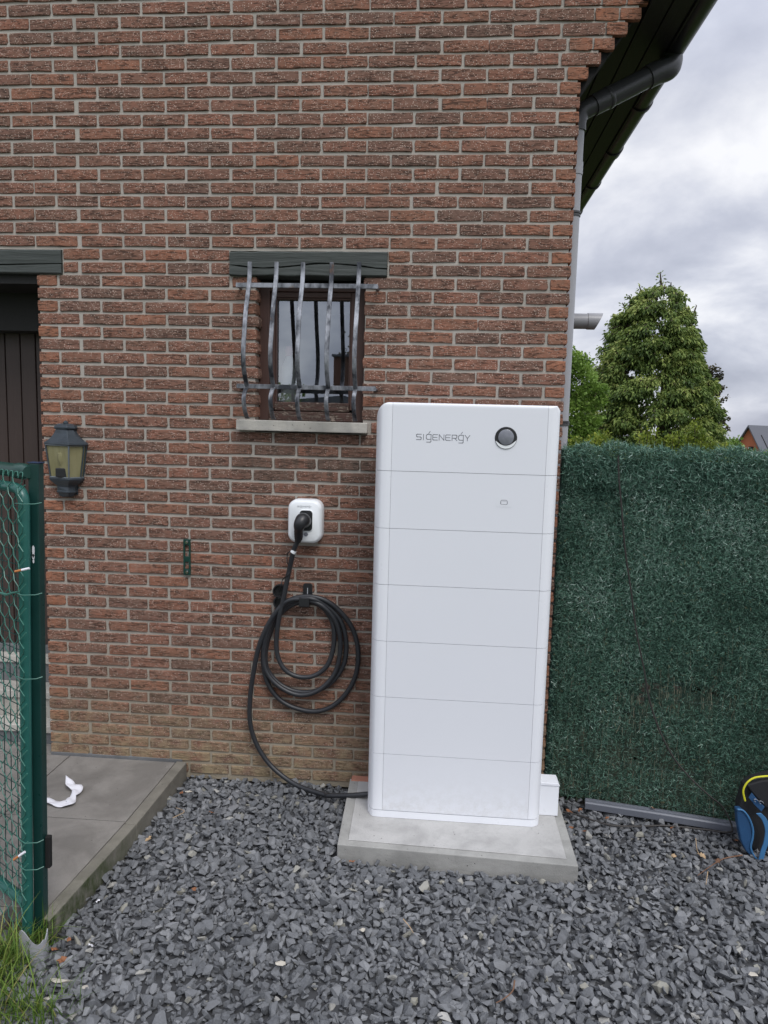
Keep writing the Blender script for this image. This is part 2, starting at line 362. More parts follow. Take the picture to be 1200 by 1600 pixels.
# ------------------------------------------------------------------ mesh builder
class MB:
    def __init__(s): s.v = []; s.f = []; s.mi = []; s.mats = []; s.sm = []
    def _m(s, mat):
        if mat is None: return 0
        if mat not in s.mats: s.mats.append(mat)
        return s.mats.index(mat)
    def add(s, vs, fs, mat=None, smooth=False):
        o = len(s.v); s.v += [tuple(v) for v in vs]; k = s._m(mat)
        for f in fs: s.f.append(tuple(i + o for i in f)); s.mi.append(k); s.sm.append(smooth)
        return s
    def box(s, x0, x1, y0, y1, z0, z1, mat=None, rot=None, org=None):
        vs = [Vector((x, y, z)) for x in (x0, x1) for y in (y0, y1) for z in (z0, z1)]
        if rot is not None:
            o = Vector(org) if org is not None else Vector(((x0 + x1) / 2, (y0 + y1) / 2, (z0 + z1) / 2))
            vs = [o + rot @ (v - o) for v in vs]
        return s.add(vs, [(0, 1, 3, 2), (4, 6, 7, 5), (0, 4, 5, 1), (2, 3, 7, 6), (0, 2, 6, 4), (1, 5, 7, 3)], mat)
    def prism(s, poly, a, b, plane='xz', mat=None, smooth=False):
        n = len(poly); vs = []
        for d in (a, b):
            for (p, q) in poly:
                vs.append((p, d, q) if plane == 'xz' else (p, q, d) if plane == 'xy' else (d, p, q))
        fs = [tuple(range(n)), tuple(range(2 * n - 1, n - 1, -1))]
        for i in range(n): j = (i + 1) % n; fs.append((i, i + n, j + n, j))
        return s.add(vs, fs, mat, smooth)
    def loft(s, rings, mat=None, smooth=True, cap=True, closed=True):
        n = len(rings[0]); vs = [p for r_ in rings for p in r_]; fs = []
        for k in range(len(rings) - 1):
            for i in range(n if closed else n - 1):
                j = (i + 1) % n; fs.append((k * n + i, k * n + j, (k + 1) * n + j, (k + 1) * n + i))
        if cap: fs += [tuple(range(n - 1, -1, -1)), tuple(range((len(rings) - 1) * n, len(rings) * n))]
        return s.add(vs, fs, mat, smooth)
    def tube(s, pts, r, seg=8, mat=None, cap=True, flat=None, smooth=True):
        pts = [Vector(p) for p in pts]; n = len(pts); rings = []
        up = None
        for i, p in enumerate(pts):
            t = (pts[min(i + 1, n - 1)] - pts[max(i - 1, 0)]).normalized()
            if up is None:
                up = Vector((0, 0, 1)) if abs(t.z) < 0.9 else Vector((1, 0, 0))
            sd_ = t.cross(up).normalized(); up = sd_.cross(t).normalized()
            rr = r(i / (n - 1)) if callable(r) else r
            rings.append([p + (sd_ * math.cos(2 * PI * k / seg) + up * math.sin(2 * PI * k / seg)) * rr for k in range(seg)])
        return s.loft(rings, mat, smooth, cap)
    def lathe(s, prof, o, seg=24, axis='z', mat=None, smooth=True):
        o = Vector(o); rings = []
        for (r_, h) in prof:
            ring = []
            for k in range(seg):
                a = 2 * PI * k / seg; c, d = math.cos(a) * r_, math.sin(a) * r_
                ring.append(o + (Vector((c, d, h)) if axis == 'z' else Vector((c, h, d)) if axis == 'y' else Vector((h, c, d))))
            rings.append(ring)
        return s.loft(rings, mat, smooth)
    def build(s, name, mat=None, parent=None, bevel=0.0, bseg=2, kind=None, props=None, world=True):
        me = bpy.data.meshes.new(name); me.from_pydata(s.v, [], s.f)
        for q in (s.mats or [mat]): me.materials.append(q)
        if len(s.mats) > 1: me.polygons.foreach_set('material_index', s.mi)
        me.polygons.foreach_set('use_smooth', s.sm)
        bm = bmesh.new(); bm.from_mesh(me); bmesh.ops.recalc_face_normals(bm, faces=bm.faces)
        if any(s.sm):
            for e_ in bm.edges:
                if len(e_.link_faces) == 2 and e_.calc_face_angle(0) > R(38): e_.smooth = False
        bm.to_mesh(me); bm.free(); me.update()
        o = bpy.data.objects.new(name, me); C.objects.link(o)
        if parent is not None: o.parent = parent; o.matrix_parent_inverse = pinv(parent)
        if bevel:
            b = o.modifiers.new('bevel', 'BEVEL'); b.width = bevel; b.segments = bseg; b.limit_method = 'ANGLE'; b.angle_limit = R(40)
        if kind: o['kind'] = kind
        return o
def pinv(p):
    mm = Matrix.Identity(4); q = p
    while q is not None:
        mm = (q.matrix_parent_inverse if q.parent else Matrix.Identity(4)) @ q.matrix_basis @ mm; q = q.parent
    return mm.inverted()
def thing(name, label, cat, loc=(0, 0, 0), group=None):
    o = bpy.data.objects.new(name, None); C.objects.link(o); o.location = loc; o.empty_display_size = 0.1
    return tag(o, label, cat, group)
def tag(o, label, cat, group=None):
    o['label'] = label; o['category'] = cat
    if group: o['group'] = group
    return o
def dup(o, mat, **kw):      # a top-level copy sharing mesh data
    c = o.copy(); C.objects.link(c); c.matrix_world = mat
    for a, b in kw.items(): c[a] = b
    return c
def fast_mesh(name, V, F, rv, mat, kind='stuff', parent=None, smooth=False, attr='rnd', col=False):
    V = np.asarray(V, dtype=np.float32); F = np.asarray(F, dtype=np.int32); k = F.shape[1]
    me = bpy.data.meshes.new(name); me.vertices.add(len(V)); me.vertices.foreach_set('co', V.ravel())
    me.loops.add(F.size); me.loops.foreach_set('vertex_index', F.ravel())
    me.polygons.add(len(F)); me.polygons.foreach_set('loop_start', np.arange(len(F), dtype=np.int32) * k)
    me.polygons.foreach_set('loop_total', np.full(len(F), k, dtype=np.int32))
    me.update(calc_edges=True)
    if col:
        at_ = me.attributes.new(attr, 'FLOAT_COLOR', 'POINT'); at_.data.foreach_set('color', np.asarray(rv, dtype=np.float32).ravel())
    else:
        at_ = me.attributes.new(attr, 'FLOAT', 'POINT'); at_.data.foreach_set('value', np.asarray(rv, dtype=np.float32))
    me.polygons.foreach_set('use_smooth', np.full(len(F), smooth))
    me.materials.append(mat)
    o = bpy.data.objects.new(name, me); C.objects.link(o)
    if parent is not None: o.parent = parent; o.matrix_parent_inverse = pinv(parent)
    if kind: o['kind'] = kind
    return o
def rrect(cx, cz, w_, h_, r, n=6):
    p = []
    for (sx, sz, a0) in ((1, 1, 0), (-1, 1, 90), (-1, -1, 180), (1, -1, 270)):
        for i in range(n + 1):
            a = R(a0 + 90 * i / n); p.append((cx + sx * (w_ / 2 - r) + r * math.cos(a), cz + sz * (h_ / 2 - r) + r * math.sin(a)))
    return p
def catmull(P, n=10):
    P = [Vector(p) for p in P]; Q = [P[0] * 2 - P[1]] + P + [P[-1] * 2 - P[-2]]; out_ = []
    for i in range(1, len(Q) - 2):
        a, b, c, d = Q[i - 1:i + 3]
        for k in range(n):
            t = k / n
            out_.append(0.5 * ((2 * b) + (c - a) * t + (2 * a - 5 * b + 4 * c - d) * t * t + (3 * b - a - 3 * c + d) * t ** 3))
    out_.append(P[-1]); return out_

# ------------------------------------------------------------------ ground
NX, NY = 40, 40
g_ = MB()
gx = [-600, -200, -60, -20, -8] + [-4 + i * 0.5 for i in range(17)] + [6, 10, 20, 60, 200, 600]
gy = [-600, -200, -60, -20, -8] + [-4 + i * 0.5 for i in range(17)] + [6, 10, 20, 60, 200, 600]
vs = [(x, y, -0.03 + (0.01 * noise.noise(Vector((x, y, 0))) if abs(x) < 5 and abs(y) < 5 else 0)) for x in gx for y in gy]
fs = [(i * len(gy) + j, (i + 1) * len(gy) + j, (i + 1) * len(gy) + j + 1, i * len(gy) + j + 1) for i in range(len(gx) - 1) for j in range(len(gy) - 1)]
def ground_mat():
    g = G('ground_soil_and_grass'); v = g.pos()
    sz = g.n('ShaderNodeSeparateXYZ'); g.l(v, sz.inputs[0])
    far = g.ma('GREATER_THAN', g.ma('ABSOLUTE', sz.outputs[1]), 5.0)
    gr = g.mix(g.noise(v, 0.6, 5), (0.035, 0.065, 0.015), (0.07, 0.11, 0.03))
    so_ = g.mix(g.noise(v, 20, 5, 0.7), (0.03, 0.027, 0.022), (0.07, 0.06, 0.048))
    g.set(g.mix(far, so_, gr), 0.95, spec=0.1); g.bump(g.noise(v, 40, 4), 0.01); return g.m
g_.add(vs, fs); g_.build('ground', ground_mat(), kind='structure')

# ------------------------------------------------------------------ the house
house = thing('brick_house', 'brown red brick house with pale mortar, dark timber lintels and grey downpipe', 'house', (1.2, 0.0, 0.0))
ZC = 0.06296
wall = MB()
WB = 0.0065                   # mortar plane lies this far behind the brick faces
D1 = 0.34
wall.box(-3.2, 2.505, WB, D1, 2.722, 3.815)
wall.box(-3.2, 2.505, 0.106, D1, 3.815, 4.45)
wall.box(-3.2, 2.50, WB, 0.106, 3.815, 4.45)
wall.box(0.024, 0.876, WB, D1, 2.602, 2.722)
wall.box(1.65, 2.505, WB, D1, 2.602, 2.722)
wall.box(-0.100, 1.003, WB, D1, 0.0, 2.602)
wall.box(1.547, 2.505, WB, D1, 0.0, 2.602)
wall.box(1.003, 1.547, WB, D1, 0.0, 1.846)
# corbel mortar
ends = {13: 2.551, 14: 2.603, 15: 2.662, 16: 2.715, 17: 2.772, 18: 2.800}
for c, X in ends.items():
    z = 2.70 + ZC * c; wall.box(2.505, X - 0.012, WB + 0.001, 0.024, z - .020, z + ZC / 2 + .006)
# side wall running back along the house
wall.box(2.25, 2.505, D1, 6.0, 0.0, 3.80)
wall_o = wall.build('wall', M_MORTAR, house)

# brick mesh variants (unit length 0.21, height 0.05, full depth 0.1)
def brick_mesh(L, seed):
    rr = random.Random(seed); H = 0.0505; hx, hz = L / 2, H / 2
    j = lambda a=0.0023: rr.uniform(-a, a)
    sl_ = rr.uniform(-0.0012, 0.0012)
    pts = [(-hx + 0.002, -hz + .001), (-hx * .35, -hz + j()), (hx * .35, -hz + j()), (hx - 0.002, -hz + .001), (hx + j(), -hz * .5),
           (hx - 0.002, hz - .001), (hx * .3, hz + j()), (-hx * .4, hz + j()), (-hx + 0.002, hz - .001), (-hx + j(), hz * .4)]
    pts = [(x + j(.001), z + j(.001) + sl_ * x / hx) for x, z in pts]; n = len(pts)
    e1 = 0.0026
    fr = [(x * (1 - e1 / hx), rr.uniform(-.0012, .0012), z * (1 - e1 / hz)) for x, z in pts]
    md = [(x, 0.0030, z) for x, z in pts]; bk = [(x * .995, 0.10, z * .98) for x, z in pts]
    vs_ = fr + md + bk + [(0, -0.0008, 0)]; ce = 3 * n; fs_ = []
    for i in range(n):
        k = (i + 1) % n
        fs_ += [(ce, k, i)]
        fs_ += [(i, k, k + n, i + n), (i + n, k + n, k + 2 * n, i + 2 * n)]
    return vs_, fs_
def arrays(L, seed):
    v, f = brick_mesh(L, seed); tri = []
    for q in f:
        tri.append(q[:3])
        if len(q) == 4: tri.append((q[0], q[2], q[3]))
    return np.array(v), np.array(tri)
VAR = {}
for L, nm in ((0.2085, 's'), (0.096, 'h')):
    VAR[nm] = [arrays(L, 100 + i + (50 if nm == 'h' else 0)) for i in range(12)]
def mk_me(v, f, nm):
    me = bpy.data.meshes.new(nm); me.from_pydata(v.tolist(), [], f.tolist()); me.materials.append(M_BRICK_O)
    bm = bmesh.new(); bm.from_mesh(me); bmesh.ops.recalc_face_normals(bm, faces=bm.faces); bm.to_mesh(me); bm.free(); return me
ME = {k: [mk_me(v, f, 'brick') for v, f in VAR[k]] for k in VAR}
holes = [(-9, -0.11, 0.0, 2.60), (-9, 0.024, 2.602, 2.722), (1.011, 1.539, 1.846, 2.60), (0.876, 1.65, 2.60, 2.722), (0.921, 1.575, 1.846, 1.905)]
def cutrow(a, b, z):
    iv = [(a, b)]
    for (x0, x1, z0, z1) in holes:
        if z0 - 0.012 < z < z1 + 0.012:
            new = []
            for p, q in iv:
                if x1 <= p or x0 >= q: new.append((p, q)); continue
                if x0 > p: new.append((p, x0))
                if x1 < q: new.append((x1, q))
            iv = new
    return [(p, q) for p, q in iv if q - p > 0.001]
bricks = []       # (xc, z, length, orange)
for c in range(-27, 43):
    z = 2.70 - ZC * c
    xe = 2.52 if -c < 13 else ends.get(-c, 2.50)
    rights = []
    if c % 2 == 0:
        edges = [(-0.11, 0.0)] if c >= 2 else []
        k = -16 if c < 2 else 0
        while .22 * k < 2.42 - 1e-6: edges.append((.22 * k, .22 * (k + 1))); k += 1
        edges.append((2.42, 2.52))
    else:
        edges = []; k = -16 if c < 2 else 0
        while -0.11 + .22 * k < 2.31 - 1e-6: edges.append((-0.11 + .22 * k, .11 + .22 * k)); k += 1
        edges.append((2.31, 2.52))
    if xe > 2.521:
        a0, b0 = edges[-1]
        if xe - a0 > 0.235:
            mid = xe - 0.10; edges[-1] = (a0, mid) if mid - a0 < .215 else (a0, mid - 0.11)
            if mid - a0 >= .215: edges.append((mid - .11, mid))
            edges.append((mid, xe))
        else: edges[-1] = (a0, xe)
    rowj = rnd.uniform(-0.0035, 0.0035); stag = 0.006 if c % 2 else 0.0
    segs = []
    for (a, b) in edges:
        for p, q in cutrow(a, b, z):
            if q - p < .034:                    # a sliver left by an opening: the brick before it is simply longer
                if segs and abs(segs[-1][1] - p) < .002 and q - p > .012: segs[-1] = (segs[-1][0], q)
                continue
            segs.append((p, q))
    for (p, q) in segs:
        if True:
            L = q - p - 0.0115
            inner_l = -0.1 < p; 
            sh = rowj + stag + rnd.uniform(-.0015, .0015) if (p > 0.05 and q < 2.3) else 0
            end = (abs(p + .11) < .002 and L < .12) or (q > 2.50 and L < .12)
            # outer ends run right to the corner
            if abs(p + .11) < .003 or abs(p - 1.539) < .003 or abs(p - 1.65) < .003: p -= 0.0; L += 0.005; xc = p + L / 2
            elif q > 2.515 or abs(q - 1.011) < .003: L += 0.005; xc = q - L / 2
            else: xc = (p + q) / 2
            orange = (0.75 + rnd.uniform(-.2, .25)) if end else (rnd.random() ** 4) * 0.55
            bricks.append([xc + sh, z + rnd.uniform(-.0012, .0012), L, orange])
# the biggest in the photograph are objects of their own
def px(x, z):
    d = Vector((x, 0, z)) - CAMP; q = d.dot(fwd)
    return 600 + FPX * d.dot(rgt) / q, 800 - FPX * d.dot(upv) / q, q
sc_list = []
for i, (xc, z, L, o_) in enumerate(bricks):
    u, v_, q = px(xc, z)
    vis = -20 < u < 1200 and -5 < v_ < 1600
    if vis and 590 < u < 862 and v_ > 640: vis = False     # behind the white cabinet
    sc_list.append((-(L / (q * q)) if vis else 1.0, i))
sc_list.sort(); singles = set(i for s_, i in sc_list[:300] if s_ < 0)
jV, jF, jC = [], [], []; off = 0
def brick_tint(o_):
    return (rnd.random(), min(1, o_), rnd.random(), 1.0)
for i, (xc, z, L, o_) in enumerate(bricks):
    kd = 's' if L > 0.14 else 'h'; vi = rnd.randrange(12); base = 0.2085 if kd == 's' else 0.096
    sx = L / base; flip = rnd.choice((1, -1)); prot = rnd.uniform(-.0012, .0012)
    t_ = brick_tint(o_); tilt = rnd.uniform(-.006, .006) if L > .14 else 0
    if i in singles:
        o = bpy.data.objects.new('brick', ME[kd][vi]); C.objects.link(o); o.parent = wall_o
        o.matrix_parent_inverse = pinv(wall_o)
        o.location = (xc, prot, z); o.scale = (sx, 1, 1); o.rotation_euler = (0, tilt, 0)
        if flip < 0: o.scale = (sx, 1, 1)
        o['tint'] = list(t_[:3])
        if xc + L / 2 > 2.53: o.scale = (sx, .26, 1)
    else:
        v, f = VAR[kd][vi]; v = v.copy(); v[:, 0] *= sx; v[:, 2] += -v[:, 0] * tilt
        if xc + L / 2 > 2.53: v[:, 1] *= .26
        v += (xc, prot, z)
        jV.append(v); jF.append(f + off); off += len(v); jC += [t_] * len(v)
# side wall bricks (seen only from beside the house)
for r_ in range(0, 60):
    z = 3.78 - ZC * r_
    if z < 0.03: break
    y = 0.105 + (0.11 if r_ % 2 else 0.22)
    while y < 5.9:
        v, f = VAR['s'][rnd.randrange(12)]
        nv = np.empty_like(v); nv[:, 0] = 2.52 - v[:, 1]; nv[:, 1] = v[:, 0] + y; nv[:, 2] = v[:, 2] + z
        jV.append(nv); jF.append(f + off); off += len(v); jC += [brick_tint((rnd.random() ** 4) * .5)] * len(v); y += .22
fast_mesh('brickwork', np.concatenate(jV), np.concatenate(jF), jC, M_BRICK_G, parent=wall_o, attr='tint', col=True)
# a grey render strip low behind the paving
MB().box(-0.105, 0.62, -0.004, 0.012, 0.062, 0.10).build('base_strip', M_BLUESTONE, house, 0.002)

MB().prism([(2.45, 3.36), (2.512, 3.42), (2.765, 3.79), (2.79, 3.90), (2.45, 3.90)], .027, .094, 'xz').build('corbel_shade_fill', M_BLACK, house)  # black filler added behind the corbel, standing in for shade under its steps
# roof, soffit, gutter, downpipe
rf = MB(); sl2 = math.tan(R(36))
rf.prism([(3.06, 3.90), (3.06, 3.96), (-3.6, 3.96 + 6.66 * sl2), (-3.6, 3.90 + 6.66 * sl2)], -0.14, 6.1, 'xz')
roof = rf.build('roof', M_TILE, house)
tv = MB()
for i in range(26):
    y = -0.12 + i * 0.24
    tv.prism([(3.10, 3.915), (3.10, 3.975), (2.72, 3.975 + .38 * sl2), (2.72, 3.935 + .38 * sl2)], y, y + 0.228, 'xz')
tv.build('roof_tile', M_TILE, roof, 0.008, kind='stuff')
sf = thing_soffit = None
yb0 = 2.512
for i in range(5):
    b_ = MB().box(yb0 + i * 0.098, yb0 + i * 0.098 + 0.092, 0.10 if i < 3 else -0.13, 6.0, 3.806, 3.82)
    b_.build('soffit_board', M_SOFFIT, house, 0.003)
MB().box(3.003, 3.022, -0.14, 6.0, 3.80, 3.90).build('fascia', M_SOFFIT, house, 0.002)
MB().box(2.50, 3.003, 0.096, 6.0, 3.823, 3.84).box(2.775, 3.003, -0.13, 0.096, 3.823, 3.84).build('soffit_backing', M_BLACK, house)
gt = MB()
def halfpipe(mb, y0, y1, cx, cz, ro, ri, seg=14):
    prof = [(cx + ro * math.cos(PI + PI * k / seg), cz + ro * math.sin(PI + PI * k / seg)) for k in range(seg + 1)]
    prof += [(cx + ri * math.cos(2 * PI - PI * k / seg), cz + ri * math.sin(2 * PI - PI * k / seg)) for k in range(seg + 1)]
    mb.prism(prof, y0, y1, 'xz', smooth=True)
GX, GZ = 3.050, 3.845
halfpipe(gt, -0.14, 6.0, GX, GZ, 0.058, 0.055)
gutter = gt.build('gutter', M_GUTTER, house)
for y in (0.55, 1.05, 1.75, 2.45, 3.2, 4.0, 5.0):
    q = MB(); halfpipe(q, y, y + 0.035 if y != 1.75 else y + .09, GX, GZ, 0.067, 0.0582)
    q.build('gutter_bracket', M_GUTTER, gutter)
dp = MB()
PX, PY = 2.561, 0.30
dp.tube([(PX, PY, 0.0), (PX, PY, 1.2), (PX, PY, 2.4), (PX, PY, 3.38)], 0.036, 20, M_PVCG)
dpo = dp.build('downpipe', M_PVCG, house)
e0 = Vector((PX, PY, 3.38)); 
arc = catmull([e0, e0 + Vector((0, 0, .05)), e0 + Vector((.015, .006, .09)), e0 + Vector((.055, .014, .118)), e0 + Vector((.09, .022, .138))], 5)
MB().tube(arc, 0.044, 20).build('pipe_elbow', M_PVCD, dpo)
dst = at(1018, 118, 0.40)
a_ = e0 + Vector((.075, .018, .130))
MB().tube([a_, a_.lerp(dst, .5), dst], 0.050, 22).build('offset_pipe', M_PVCD, dpo)
top = Vector((GX - .01, 0.46, GZ - 0.03))
dirn = (dst - a_).normalized()
arc2 = catmull([dst - dirn * .03, dst + dirn * .03, Vector((top.x - .02, .43, dst.z + .045)), Vector((top.x - .002, .45, dst.z + .085)), Vector((top.x, .46, dst.z + .12)), top], 6)
MB().tube(arc2, 0.056, 24).build('pipe_elbow', M_PVCD, dpo)
MB().lathe([(.0565, 0), (.0595, .004), (.0595, .02), (.0565, .024)], (0, 0, 0), 22).build('pipe_collar', M_PVCD, dpo)
bpy.data.objects['pipe_collar'].matrix_local = dpo.matrix_world @ Matrix.Translation(a_.lerp(dst, .22)) @ dirn.to_track_quat('Z', 'Y').to_matrix().to_4x4() @ Matrix.Diagonal((.9, .9, 1, 1))
for z, r_ in ((2.98, .040), (1.93, .041)):
    MB().lathe([(.036, -.012), (r_, -.012), (r_, -.003), (.037, 0), (r_, .003), (r_, .012), (.036, .012)], (PX, PY, z), 20).build('pipe_clip', M_PVCD, dpo)
MB().lathe([(.036, -.03), (.0395, -.03), (.0395, .03), (.036, .03)], (PX, PY, 3.20), 20).build('pipe_joint', M_PVCG, dpo)
# flue pipe sticking out of the side wall
fl = MB().lathe([(.0, 0), (.050, 0), (.050, .37), (.047, .37), (.047, .3), (0, .3)], (2.50, 1.4, 2.614), 24, 'x')
flo = fl.build('flue_pipe', M_PVCG, house)
cw = MB(); X0 = 2.87
rings = []
for (r_, xa, sk) in ((.0485, .0, 0), (.0535, .0, 0), (.0535, .048, .05), (.048, .048, .05)):
    rings.append([(X0 + xa + sk * (0.5 + 0.5 * math.sin(2 * PI * k / 24)), 1.4 + r_ * math.cos(2 * PI * k / 24), 2.614 + r_ * math.sin(2 * PI * k / 24)) for k in range(24)])
cw.loft(rings, cap=False).build('flue_cowl', M_PVCG, flo)

# window lintel, sill, window
def beam(name, x0, x1, z0, z1, y0, parent, seed, dep=0.25):
    rr = random.Random(seed); n = 14; mb = MB(); rings = []
    for i in range(n + 1):
        x = x0 + (x1 - x0) * i / n; zt = z1 + rr.uniform(-.007, .002); zb = z0 + rr.uniform(-.0015, .003)
        cr = z0 + (z1 - z0) * (0.42 + 0.10 * math.sin(i * .55 + seed)); o1 = 0.0035 if i not in (0,) else .001; yy = y0 + rr.uniform(-.0015, .0015)
        rings.append([(x, dep, zb), (x, yy + .004, zb), (x, yy, zb + .005), (x, yy + .001, cr - o1), (x, yy + .022, cr), (x, yy + .004, cr + o1 * (.6 + 1.2 * rr.random())), (x, yy + .001, zt - .005), (x, yy + .005, zt), (x, dep, zt)])
    mb.loft(rings, smooth=False); return mb.build(name, M_LINTEL, parent)
beam('lintel', 0.878, 1.648, 2.602, 2.718, -0.014, house, 3)
beam('lintel', -2.9, 0.022, 2.603, 2.719, -0.010, house, 5, .22)
sill = MB().prism([(0.922, 1.852), (1.574, 1.852), (1.574, 1.903), (0.922, 1.905)], -0.048, 0.14, 'xz').build('window_sill', M_SILL, house, 0.004)
win = thing('window', '', ''); del win['label'], win['category']
win.location = (1.27, 0.1, 1.9); win.parent = house; win.matrix_parent_inverse = pinv(house)
fy = 0.075
fo = MB()
fo.box(1.004, 1.058, fy, .15, 1.906, 2.575).box(1.492, 1.546, fy, .15, 1.906, 2.575)
fo.box(1.058, 1.492, fy + .002, .15, 2.545, 2.575)
fo.build('outer_frame', M_FRAME, win, 0.004)
MB().box(1.004, 1.546, .10, .15, 2.577, 2.602).build('head_gap', M_BLACK, win)
sa = MB()
sa.box(1.0585, 1.083, fy + .012, .14, 1.965, 2.5445).box(1.467, 1.4915, fy + .012, .14, 1.965, 2.5445).box(1.083, 1.467, fy + .0135, .14, 2.518, 2.5445)
sa.build('sash', M_FRAME, win, 0.003)
bd = MB()
bd.box(1.083, 1.0905, fy + .02, .13, 1.995, 2.518).box(1.4595, 1.467, fy + .02, .13, 1.995, 2.518).box(1.0905, 1.4595, fy + .0215, .13, 2.509, 2.518)
bd.build('glazing_bead', M_FRAME, win, 0.002)
MB().box(1.0835, 1.4665, fy + .004, .14, 1.955, 2.0).build('sash_rail', M_PEEL, win, 0.006)
MB().box(1.0585, 1.4915, fy - .008, .14, 1.906, 1.952).build('bottom_rail', M_PEEL, win, 0.005)
MB().add([(1.089, .120, 2.001), (1.461, .120, 2.001), (1.461, .120, 2.510), (1.089, .120, 2.510)], [(0, 1, 2, 3)]).build('window_pane', M_GLASS, win)
# the room behind the glass
rm = MB()
rm.add([(0.4, .36, 1.2), (2.2, .36, 1.2), (2.2, 2.2, 1.2), (0.4, 2.2, 1.2)], [(0, 1, 2, 3)])
rm.add([(0.4, .36, 2.75), (2.2, .36, 2.75), (2.2, 2.2, 2.75), (0.4, 2.2, 2.75)], [(0, 1, 2, 3)])
rm.add([(0.4, 2.2, 1.2), (2.2, 2.2, 1.2), (2.2, 2.2, 2.75), (0.4, 2.2, 2.75)], [(0, 1, 2, 3)])
rm.add([(0.4, .36, 1.2), (.4, 2.2, 1.2), (.4, 2.2, 2.75), (0.4, .36, 2.75)], [(0, 1, 2, 3)])
rm.add([(2.2, .36, 1.2), (2.2, 2.2, 1.2), (2.2, 2.2, 2.75), (2.2, .36, 2.75)], [(0, 1, 2, 3)])
rm.build('room', M_INTERIOR, house)
MB().box(1.00, 1.55, .152, .33, 1.975, 1.995).build('inner_sill', M_SILL, house)
cu = MB(); n = 60; rings = []
for zz in (2.0, 2.60):
    rings.append([(1.0 + .56 * i / n, .30 + .008 * math.sin(i * 1.1) + .004 * math.sin(i * 2.7), zz) for i in range(n + 1)])

bt = thing('bottle', 'white plastic bottle with pink cap standing inside the window behind the glass', 'bottle', (1.141, .170, 1.995))
MB().lathe([(0, 0), (.042, 0), (.044, .01), (.044, .15), (.040, .185), (.024, .222), (.015, .24), (0, .24)], (1.141, .170, 1.996), 20).build('bottle_body', M_BOTTLE, bt)
MB().lathe([(0, 0), (.019, 0), (.021, .03), (.016, .05), (0, .052)], (1.138, .172, 2.237), 16).build('cap', M_PINK, bt)

# garage recess
door = MB().box(-2.6, -0.09, .455, .50, 0.50, 2.56).build('garage_door', M_BLACK, house)
x = -2.55
while x < -0.11:
    MB().box(x, min(x + 0.0845, -0.1), .437 + rnd.uniform(0, .002), .456, 0.545, 2.55).build('door_board', M_DOOR, door, 0.004)
    x += 0.0905
MB().box(-2.7, -0.102, .30, .46, 2.36, 2.60).build('garage_head', M_SOFFIT, house)
MB().box(-2.7, -0.1005, .03, .30, 2.56, 2.602).build('garage_soffit', M_SOFFIT, house)
MB().box(-2.7, -0.1005, .415, .46, 0.50, 0.548).build('door_threshold', M_BLUESTONE, house, 0.003)
for (z0, z1, y0, mt) in ((0.345, 0.50, .36, 0), (0.19, 0.345, .22, 1), (0.04, 0.19, .12, 0)):
    st = MB().box(-2.7, -0.1005 - .0, y0, .50, z0, z1 - .042).build('step', M_STEP if mt else M_BLUESTONE, house, 0.003)
    MB().box(-2.7, -0.1015, y0 - .012, .50, z1 - .041, z1).build('step_nosing', M_SILL, st, 0.004)

# ------------------------------------------------------------------ window grille
gr = thing('window_grille', 'worn grey wrought iron security grille with five bowed bars in front of the small window', 'window grille', (1.27, -.06, 1.9))
def flat_strip(path, w_, t_, name, parent):
    mb = MB(); rings = []; n = len(path)
    for i, p in enumerate(path):
        p = Vector(p); tg = (Vector(path[min(i + 1, n - 1)]) - Vector(path[max(i - 1, 0)])).normalized()
        s_ = Vector((1, 0, 0)); nrm = s_.cross(tg).normalized()
        rings.append([p - s_ * w_ / 2 - nrm * t_ / 2, p + s_ * w_ / 2 - nrm * t_ / 2, p + s_ * w_ / 2 + nrm * t_ / 2, p - s_ * w_ / 2 + nrm * t_ / 2])
    mb.loft(rings, smooth=False); return mb.build(name, M_IRON, parent, 0.0015, 1)
for k, X in enumerate((.990, 1.120, 1.249, 1.388, 1.519)):
    j = rnd.uniform(-.003, .003)
    P_ = catmull([(X, -.052, 2.66 + j), (X, -.055, 2.60), (X, -.070, 2.545), (X + j, -.115, 2.42), (X, -.150, 2.30), (X, -.165, 2.21), (X, -.150, 2.135), (X, -.098, 2.065)], 5)
    flat_strip(P_, .021, .0075, 'bar', gr)
    Q_ = catmull([(X, -.092, 2.062), (X, -.125, 2.045), (X - .002, -.148, 2.005), (X, -.138, 1.955), (X, -.10, 1.918), (X + .002, -.086, 1.912)], 5)
    flat_strip(Q_, .020, .0075, 'bar_foot', gr)
for z, y, x0, x1 in ((2.547, -.062, .925, 1.612), (2.066, -.082, .935, 1.615)):
    rl = MB().box(x0, x1, y - .004, y + .004, z - .011, z + .011).build('rail', M_IRON, gr, 0.0015, 1)
    for X in (x0 + .006, x1 - .006):
        MB().tube([(X, y, z), (X, .02, z - .002)], .0085, 8).build('wall_stud', M_IRON, rl)

